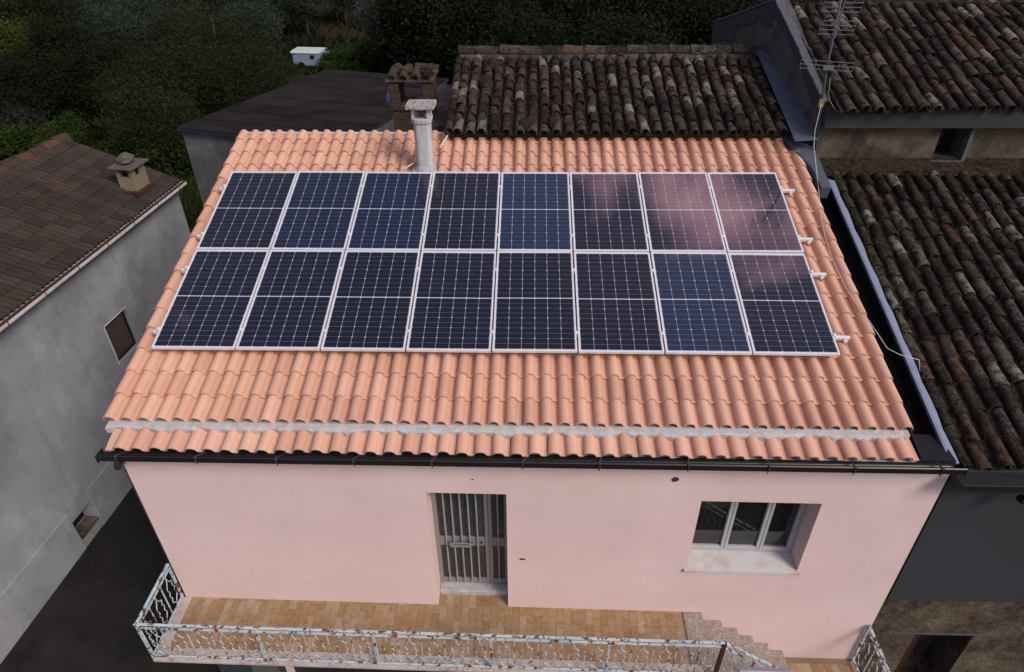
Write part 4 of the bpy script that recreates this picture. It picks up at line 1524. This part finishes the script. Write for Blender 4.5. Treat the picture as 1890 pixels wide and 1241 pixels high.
w = MB().box(-0.115, -0.10, 1.77, 2.51, -3.94 - GZ, -3.01 - GZ).build('window', M['blind'], lh)
mb = MB()
for a, b in ((1.77, 1.81), (2.47, 2.51)):
    mb.box(-0.10, -0.06, a, b, -3.94 - GZ, -3.01 - GZ)
mb.box(-0.10, -0.06, 1.81, 2.47, -3.05 - GZ, -3.01 - GZ)
mb.box(-0.10, -0.06, 1.81, 2.47, -3.94 - GZ, -3.90 - GZ)
mb.build('frame', M['soil_wall'], w)
MB().box(0.001, 0.012, 1.735, 1.758, -3.97 - GZ, -2.98 - GZ).build('surround', M['sill'], w)
MB().box(0.001, 0.012, 1.76, 2.54, -2.998 - GZ, -2.975 - GZ).build('surround', M['sill'], w)
w2 = MB().box(-0.29, -0.28, -0.98, -0.44, -6.29 - GZ, -5.85 - GZ).build('cellar_window', M['soil_wall'], lh)
MB().box(-0.26, 0.03, -0.985, -0.435, -6.34 - GZ, -6.295 - GZ).build('sill', M['rubble'], w2)
# roof: local slope coordinates, tiles run down towards the alley (+x)
run = 2.46 + 0.17
SLA = math.atan2(ZR - ZE, 2.46)
SLEN = run / math.cos(SLA)
# roof frame: X along -y(world local) so that local y climbs towards the ridge
rf = MB().box(0, Y1 - Y0 + 0.10, 0.02, SLEN, -0.09, -0.02).build('roof', M['channel'], lh)
rf.matrix_local = Matrix.Translation((0.17, Y0, ZE + 0.02 - 0.17 * math.tan(SLA))) @ Matrix.Rotation(R(90), 4, 'Z') @ Matrix.Rotation(SLA, 4, 'X')
rf['label'] = 'brown two-roll tile roof'
two = s_tile(0.26, 0.40, 0.058, 0.014, 0.020, 0.345, 6, 0.74, 2)
two.materials.append(M['brown_tile'])
rest = MB()
ncol = int((Y1 - Y0 + 0.10) / 0.26)
tr = random.Random(8)
cnt = 0
for i in reversed(range(ncol)):
    for k in range(8):
        loc = (i * 0.26 + 0.02 + tr.uniform(-0.004, 0.004), -0.02 + k * 0.345 + tr.uniform(-0.008, 0.008), -0.012 + tr.uniform(-0.003, 0.004))
        if cnt < 256:
            o = bpy.data.objects.new('roof_tile', two)
            C.link(o)
            o.parent = rf
            o.location = loc
            o.rotation_euler = (0, 0, R(tr.uniform(-0.8, 0.8)))
            cnt += 1
        else:
            add_rest(two, loc, tr.random())
o = rest.build('roof_tiles_rest', M['brown_tile'], rf, True, fix=False)
o['kind'] = 'stuff'
o = MB().box(0, Y1 - Y0 + 0.1, 0.0, SLEN, -0.09, 0.03).build('rear_slope', M['brown_tile'], lh)
o.matrix_local = Matrix.Translation((-4.93 - 0.17, Y1 + 0.10, ZE - 0.02)) @ Matrix.Rotation(R(-90), 4, 'Z') @ Matrix.Rotation(SLA, 4, 'X')
rm = coppo(0.46, 0.135, 0.12, 0.018, 7, 0.015)
s = Sh('ridge_red', 0.95, 0.1)
c = s.ramp(s.rnd(), [(0, (0.062, 0.038, 0.029)), (0.8, (0.095, 0.056, 0.041)), (1, (0.17, 0.066, 0.032))])
s.col(s.mix(s.ramp(s.noise(10, 6, 0.7), [(0.45, 0.0), (0.65, 0.8)]), c, (0.05, 0.036, 0.028)))
rm.materials.append(s.m)
for k in range(22):
    o = bpy.data.objects.new('ridge_tile', rm)
    C.link(o)
    o.parent = lh
    o.location = (-2.46 + rng.uniform(-0.01, 0.01), Y1 + 0.13 - 0.46 - k * 0.40, ZR + 0.01)
    o.rotation_euler = (0, R(rng.uniform(-3, 3)), R(rng.uniform(-1.5, 1.5)))
mb = MB()
for q in range(110):
    ya, yb = Y0 + (Y1 - Y0 + 0.08) * q / 110, Y0 + (Y1 - Y0 + 0.08) * (q + 1) / 110
    e0 = -2.29 + rng.uniform(-0.02, 0.03)
    mb.hexa([(-2.50, ya, ZR - 0.08), (e0, ya, ZR - 0.10), (e0, yb, ZR - 0.10), (-2.50, yb, ZR - 0.08), (-2.50, ya, ZR + 0.06), (e0, ya, ZR - 0.015), (e0, yb, ZR - 0.015), (-2.50, yb, ZR + 0.06)])
mb.build('ridge_mortar', M['beige'], lh)
zf = ZE - 0.045
bevel(MB().box(0.002, 0.19, Y0, Y1 + 0.05, zf - 0.13, zf - 0.02).build('fascia', M['mortar'], lh), 0.006)
mb = MB().box(0.19, 0.27, Y0, Y1 + 0.06, zf - 0.10, zf - 0.025)
g = mb.build('gutter', M['sill'], lh)
bevel(g, 0.015, 2)
MB().box(0.192, 0.268, Y0, Y1 + 0.055, zf - 0.0248, zf - 0.015).build('gutter_rim', M['rust'], lh)
for k in range(13):
    MB().box(0.268, 0.276, Y1 - 0.3 - k * 0.95 - 0.008, Y1 - 0.3 - k * 0.95 + 0.008, zf - 0.105, zf - 0.005).build('bracket', M['rust'], lh)
mb = MB().tube([(0.012, -3.5, 2.2), (0.02, -2.4, 2.7), (0.012, -1.6, 3.3), (0.012, -1.2, 4.1)], 0.006, 4)
mb.build('wall_cable', M['bracket'], lh)

# chimney with stone
lc = tag(empty('left_house_chimney', (-4.22, 7.60, -1.20), (0, 0, R(-8))), 'small tan cement chimney with slab cap on the brown tiled roof', 'chimney')
mb = MB()
mb.box(-0.20, 0.20, -0.24, 0.24, -0.15, 0.40)
for sx in (-1, 1):
    for sy in (-1, 1):
        mb.box(sx * 0.15 - 0.05, sx * 0.15 + 0.05, sy * 0.17 - 0.07, sy * 0.17 + 0.07, 0.40, 0.60)
mb.box(-0.199, 0.199, 0.05, 0.10, 0.40, 0.60)
bevel(mb.build('shaft', M['tan'], lc), 0.01)
MB().box(-0.14, 0.14, -0.15, 0.15, 0.40, 0.58).build('smoke_core', M['soil_wall'], lc)
bevel(MB().box(-0.29, 0.29, -0.33, 0.33, 0.60, 0.65).build('cap', M['stone'], lc), 0.01)
MB().box(-0.34, 0.26, -0.31, 0.31, -0.20, 0.10).build('foot', M['rust'], lc)
mb = MB()
nseg = 9
for j in range(5):
    for q in range(nseg):
        a = 2 * math.pi * q / nseg
        rr = (0.13, 0.19, 0.20, 0.16, 0.08)[j] * rng.uniform(0.82, 1.15)
        mb.v.append((rr * math.cos(a), rr * math.sin(a), j * 0.052 + (rng.uniform(-0.012, 0.012) if j else 0)))
for j in range(4):
    for q in range(nseg):
        mb.f.append((j * nseg + q, j * nseg + (q + 1) % nseg, (j + 1) * nseg + (q + 1) % nseg, (j + 1) * nseg + q))
        mb.t.append(0)
mb.f += [tuple(reversed(range(nseg))), tuple(4 * nseg + q for q in range(nseg))]
mb.t += [0, 0]
o = mb.build('stone', M['stone'])
o.location = (-4.25, 7.62, -0.55)
tag(o, 'rough round stone weighing down the cap of the tan chimney', 'stone')

# ------------------------------------------------------------------ white caravan among the bushes
cv = tag(empty('white_caravan', (-9.75, 40.4, -6.52), (0, 0, R(-6))), 'small white box trailer with pale roof half hidden among bushes', 'trailer')
bevel(MB().box(-1.15, 0.75, -0.65, 0.65, 0.25, 1.05).build('body', M['white_box'], cv), 0.04)
mb = MB().prism([(-0.70, 1.05), (0.70, 1.05), (0.60, 1.15), (-0.60, 1.15)], -1.20, 0.80, 'x')
mb.build('roof', M['pale_roof'], cv)
MB().box(0.05, 0.36, -0.66, -0.645, 0.68, 0.92).build('window', M['soil_wall'], cv)
bevel(MB().box(0.76, 1.25, -0.6, 0.6, 0.25, 0.95).build('cab', M['white_box'], cv), 0.06)
for x in (-0.6, 0.9):
    for y in (-0.60, 0.60):
        ang = [(x + 0.25 * math.cos(2 * math.pi * q / 14), 0.25 + 0.25 * math.sin(2 * math.pi * q / 14)) for q in range(14)]
        MB().prism(ang, y - 0.07, y + 0.07, 'y').build('wheel', M['black_metal'], cv)

# ------------------------------------------------------------------ vegetation
nr = np.random.default_rng(12)


def crown_mesh(name, H, rx, rz, n_clump, per, leaf_l, leaf_w, up=0.35, hollow=0.45, droop=0.0, zc=0.6, spread=0.45):
    """crown of single leaf faces gathered in clumps spread through an uneven volume"""
    lob = nr.normal(size=(7, 3))
    lob /= np.linalg.norm(lob, axis=1)[:, None]
    lob[:, 2] = np.abs(lob[:, 2]) * 0.7
    amp = nr.uniform(0.1, 0.5, 7)
    d = nr.normal(size=(n_clump, 3))
    d /= np.linalg.norm(d, axis=1)[:, None]
    rad = nr.uniform(hollow ** 3, 1, n_clump) ** (1 / 3)
    bump = 0.78 + (amp[None] * np.maximum(0, d @ lob.T) ** 4).sum(1)
    cc = d * (rad * bump)[:, None] * np.array([rx, rx, rz])
    cc[:, 2] += H * zc
    cr = nr.uniform(0.55, 1.2, n_clump) * rx * 0.17
    cen = np.repeat(cc, per, 0) + nr.normal(size=(n_clump * per, 3)) * np.repeat(cr, per)[:, None] * spread * 2
    N = len(cen)
    ax = nr.normal(size=(N, 3))
    ax[:, 2] = ax[:, 2] * 0.6 + up - droop
    ax /= np.linalg.norm(ax, axis=1)[:, None]
    b = np.cross(ax, nr.normal(size=(N, 3)))
    b /= np.linalg.norm(b, axis=1)[:, None] + 1e-9
    L = leaf_l * nr.uniform(0.6, 1.35, N)[:, None]
    Wd = leaf_w * nr.uniform(0.7, 1.3, N)[:, None]
    v = np.empty((N, 4, 3))
    v[:, 0] = cen
    v[:, 1] = cen + ax * L * 0.5 + b * Wd * 0.5
    v[:, 2] = cen + ax * L
    v[:, 3] = cen + ax * L * 0.5 - b * Wd * 0.5
    v[:, :, 2] = np.maximum(v[:, :, 2], 0.03)
    me = bpy.data.meshes.new(name)
    me.vertices.add(N * 4)
    me.vertices.foreach_set('co', v.reshape(-1).astype(np.float32))
    me.loops.add(N * 4)
    me.loops.foreach_set('vertex_index', np.arange(N * 4, dtype=np.int32))
    me.polygons.add(N)
    me.polygons.foreach_set('loop_start', np.arange(0, N * 4, 4, dtype=np.int32))
    me.polygons.foreach_set('loop_total', np.full(N, 4, dtype=np.int32))
    at = me.attributes.new('tint', 'FLOAT', 'FACE')
    ct = np.repeat(nr.uniform(0, 0.7, n_clump), per) + nr.uniform(0, 0.3, N)
    at.data.foreach_set('value', ct.astype(np.float32))
    me.update()
    return me, cc


def trunk_mesh(H, r, cc, nl=9, base=0.42):
    mb = MB()
    top = Vector((nr.uniform(-.2, .2), nr.uniform(-.2, .2), H * base))
    mb.tube([(0, 0, -0.3), (0.03, 0.02, H * base * 0.5), tuple(top)], r, 8, r * 0.72)
    pick = nr.choice(len(cc), nl, replace=False)
    for q in pick:
        e = Vector(cc[q])
        m = top.lerp(e, 0.5) + Vector((nr.uniform(-.2, .2), nr.uniform(-.2, .2), 0.12 * H * nr.uniform(-.2, 1)))
        mb.tube([tuple(top * 0.96), tuple(m), tuple(e)], r * 0.42, 5, r * 0.10, caps=False)
    return mb.mesh('trunk', True)


KIND = {
    'olive': (4.5, 2.1, 1.5, 150, 75, 0.26, 0.055, 'leaf_olive', 'bark', 0.5, 0.16, 0.30, 0.62),
    'silver': (4.6, 1.9, 1.7, 120, 60, 0.26, 0.07, 'leaf_silver', 'bark', 0.6, 0.14, 0.30, 0.60),
    'dark': (6.5, 2.7, 2.5, 190, 85, 0.19, 0.10, 'leaf_dark', 'bark', 0.2, 0.2, 0.40, 0.58),
    'yellow': (6.0, 2.5, 2.3, 180, 75, 0.19, 0.11, 'leaf_yellow', 'bark', 0.2, 0.18, 0.35, 0.58),
    'locust': (7.0, 3.0, 2.6, 170, 75, 0.19, 0.075, 'leaf_locust', 'pale_bark', 0.1, 0.13, 0.30, 0.58),
    'shrub': (1.7, 1.2, 0.85, 60, 70, 0.17, 0.075, 'leaf_green', 'bark', 0.5, 0.04, 0.2, 0.5),
    'silvershrub': (2.2, 1.1, 1.15, 60, 80, 0.24, 0.04, 'leaf_sage', 'bark', 1.2, 0.04, 0.2, 0.5),
}
PROTO = {}
for k, (H, rx, rz, nc, per, ll, lw, lm, bmn, up_, tr_, hol, zc) in KIND.items():
    PROTO[k] = []
    for var in range(3 if k in ('dark', 'olive', 'locust') else 2):
        me, cc = crown_mesh('crown', H, rx, rz, nc, per, ll, lw, up_, hol, 0, zc)
        me.materials.append(M[lm])
        tm = trunk_mesh(H, tr_, cc, 12 if k == 'locust' else 8)
        tm.materials.append(M[bmn])
        PROTO[k].append((H, me, tm))
LAB = {
    'olive': ('olive_tree', 'silvery green olive tree in the grove beyond the houses', 'tree', 'olive trees in the grove'),
    'silver': ('silver_tree', 'pale silvery tree standing alone behind the bitumen roof', 'tree', None),
    'dark': ('broadleaf_tree', 'dark green leafy tree in the wood behind the old tiled roof', 'tree', 'dark trees behind the old tiled roof'),
    'yellow': ('yellow_green_tree', 'yellow-green leafy tree beyond the brown tiled roof', 'tree', 'yellow-green trees beyond the brown roof'),
    'locust': ('locust_tree', 'sparse brownish green tree with pale branches behind the bitumen shed', 'tree', 'sparse trees behind the shed'),
    'shrub': ('green_shrub', 'low bright green shrub in the meadow beyond the brown tiled roof', 'shrub', 'green shrubs in the meadow'),
    'silvershrub': ('silver_shrub', 'grey-green upright shrub just beyond the brown tiled roof', 'shrub', 'grey-green shrubs'),
}
TREES = [
    ('olive', -20.0, 40.0, 4.6), ('olive', -20.2, 35.8, 4.4), ('olive', -19.7, 43.0, 4.5), ('olive', -25.8, 45.0, 4.8), ('olive', -16.1, 45.6, 4.6),
    ('olive', -12.8, 38.3, 4.2), ('olive', -14.7, 48.4, 4.4), ('olive', -19.3, 49.3, 4.5), ('olive', -24.1, 39.0, 4.4), ('olive', -31.4, 49.2, 4.6),
    ('olive', -12.8, 50.2, 3.6), ('olive', -10.9, 54.8, 4.2), ('olive', -25.7, 50.3, 4.6), ('olive', -15.4, 35.1, 4.4), ('olive', -35, 56, 4.6),
    ('olive', -28, 57, 4.6), ('olive', -20, 58, 4.6), ('olive', -6, 60, 4.4), ('olive', 0, 58, 4.4), ('silver', -5.0, 42.8, 4.6),
    ('dark', -0.9, 32.7, 7), ('dark', 0.6, 31.7, 6), ('dark', 1.5, 34.1, 7.5), ('dark', 3.3, 32.2, 6.5), ('dark', 5.1, 34.9, 7),
    ('dark', 6.7, 31.4, 6.5), ('dark', 8.4, 33.9, 7.5), ('dark', 10.0, 31.4, 6.5), ('dark', 12.3, 34.8, 7), ('dark', 13.0, 30.7, 6.5),
    ('dark', -1.8, 34.6, 5), ('dark', 15.0, 35.6, 7), ('dark', 17.0, 35.8, 6), ('dark', 2.1, 42.4, 7), ('dark', 7.5, 43.4, 7),
    ('dark', 12.4, 43.3, 7), ('dark', -1.5, 40, 7), ('dark', 4.5, 26.5, 6), ('dark', 9, 26.5, 6), ('dark', 16, 28, 6.5),
    ('shrub', -17.1, 28.2, 1.6), ('shrub', -17.3, 24.6, 1.5), ('shrub', -14.6, 25.3, 1.7), ('shrub', -18.7, 22.8, 1.8), ('shrub', -7.0, 38.4, 1.8),
    ('shrub', -11.6, 36.2, 1.3), ('shrub', -4.6, 36.3, 2.4), ('shrub', -5.8, 36.0, 2.2), ('shrub', -3.3, 36.8, 2.4), ('shrub', -12.8, 23.4, 1.8),
    ('shrub', -10.9, 21.0, 1.8), ('shrub', -17.2, 22.9, 1.5), ('shrub', -18.2, 27.3, 1.3), ('shrub', -8.0, 39.5, 1.3), ('shrub', -10.7, 38.9, 0.55), ('shrub', -9.6, 38.8, 0.5), ('shrub', -8.7, 38.9, 0.7), ('shrub', -6.0, 33.6, 2.0),
    ('silvershrub', -19.4, 25.3, 2.4), ('silvershrub', -20.4, 24.4, 1.8), ('locust', -11.7, 25.6, 5.0), ('locust', -11.7, 29.7, 5.2), ('locust', -10.9, 21.5, 4.4),
    ('locust', -9.4, 26.0, 4.4), ('locust', -14.2, 34.1, 5.0), ('locust', -9.1, 29.4, 4.0), ('locust', -14.0, 25.5, 4.2), ('locust', -11.4, 32.3, 4.2),
    ('dark', -19.4, 29.7, 5), ('dark', -23.3, 34.8, 5.5), ('dark', -17.5, 27.9, 4), ('dark', -19.4, 26.4, 3.6), ('dark', -16.2, 28.5, 4.4),
    ('dark', -20.1, 26.4, 4.0), ('dark', -18.9, 27.8, 3.6), ('dark', -16.7, 27.7, 3.2), ('yellow', -26.6, 37.2, 5.5), ('yellow', -23.2, 30.8, 4.6),
    ('yellow', -22.9, 32.5, 4.4),
]
tr = random.Random(31)
used = {}
for (k, x, y, h) in TREES:
    i = used.get(k, 0)
    used[k] = i + 1
    H, me, tm = PROTO[k][i % len(PROTO[k])]
    nm, lab, cat, grp = LAB[k]
    if k == 'dark' and x < -10:
        lab, grp = 'dark green leafy tree beyond the meadow and brown roof', 'dark trees beyond the meadow'
    if k == 'shrub' and x > -11.5 and y > 30:
        lab, grp = 'bushy green shrub growing around the white trailer', 'shrubs around the trailer'
    e = tag(empty(nm, (x, y, ground_h(x, y)), (0, 0, tr.uniform(0, 6.28))), lab, cat, grp)
    f = h / H
    e.scale = (f * tr.uniform(0.92, 1.1), f * tr.uniform(0.92, 1.1), f)
    link('trunk', tm, None, e)
    link('crown', me, None, e)

# meadow grass and undergrowth: uncountable
def blades(name, mat, pts, hh, ww, group=1):
    N = len(pts)
    a = nr.uniform(0, 6.283, N)
    h = hh * nr.uniform(0.5, 1.4, N)
    w = ww * nr.uniform(0.6, 1.4, N)
    lean = nr.normal(size=(N, 2)) * 0.35 * h[:, None]
    v = np.empty((N, 3, 3))
    v[:, 0] = pts + np.c_[np.cos(a) * w, np.sin(a) * w, np.zeros(N)]
    v[:, 1] = pts - np.c_[np.cos(a) * w, np.sin(a) * w, np.zeros(N)]
    v[:, 2] = pts + np.c_[lean, h]
    me = bpy.data.meshes.new(name)
    me.vertices.add(N * 3)
    me.vertices.foreach_set('co', v.reshape(-1).astype(np.float32))
    me.loops.add(N * 3)
    me.loops.foreach_set('vertex_index', np.arange(N * 3, dtype=np.int32))
    me.polygons.add(N)
    me.polygons.foreach_set('loop_start', np.arange(0, N * 3, 3, dtype=np.int32))
    me.polygons.foreach_set('loop_total', np.full(N, 3, dtype=np.int32))
    at = me.attributes.new('tint', 'FLOAT', 'FACE')
    at.data.foreach_set('value', nr.uniform(0, 1, N).astype(np.float32))
    me.update()
    return link(name, me, mat)


def scatter(n, x0, x1, y0, y1, dens=None):
    p = np.c_[nr.uniform(x0, x1, n), nr.uniform(y0, y1, n)]
    if dens is not None:
        keep = nr.uniform(size=n) < dens(p)
        p = p[keep]
    z = np.array([ground_h(a, b) for a, b in p])
    return np.c_[p, z]
g1 = blades('meadow_grass', M['leaf_green'], scatter(26000, -24, -8, 16, 31), 0.34, 0.035)
g1['kind'] = 'stuff'
tag(g1, 'long green meadow grass beyond the brown tiled roof', 'grass')
def patchy(p):
    near = np.hypot(p[:, 0] + 9.4, p[:, 1] - 38.4) < 3.0
    return np.where(near, 0.0, 1.0) * (0.5 + 0.5 * np.sin(p[:, 0] * 0.6 + 2 * np.sin(p[:, 1] * 0.23)) * np.sin(p[:, 1] * 0.5 + 1))
g2 = blades('undergrowth', M['leaf_dark'], scatter(60000, -50, 35, 22, 75, patchy), 0.55, 0.10)
g2['kind'] = 'stuff'
tag(g2, 'dark low undergrowth between the trees on the hillside', 'undergrowth')
# brush pile
mb = MB()
for q in range(130):
    a = tr.uniform(0, 6.28)
    r_ = tr.uniform(0, 1.2)
    c0 = Vector((r_ * math.cos(a), 0.7 * r_ * math.sin(a), max(0.02, 0.55 * (1 - r_ / 1.3) * tr.random())))
    d_ = Vector((tr.uniform(-1, 1), tr.uniform(-1, 1), tr.uniform(-0.1, 0.5))).normalized() * tr.uniform(0.3, 0.8)
    mb.tube([tuple(c0), tuple(c0 + d_)], 0.02, 4, 0.008, caps=False)
o = mb.build('brush_pile', M['brush'], fix=False)
o.location = (-21.6, 31.2, ground_h(-21.6, 31.2))
tag(o, 'reddish brown pile of cut brushwood at the meadow edge', 'brush pile')
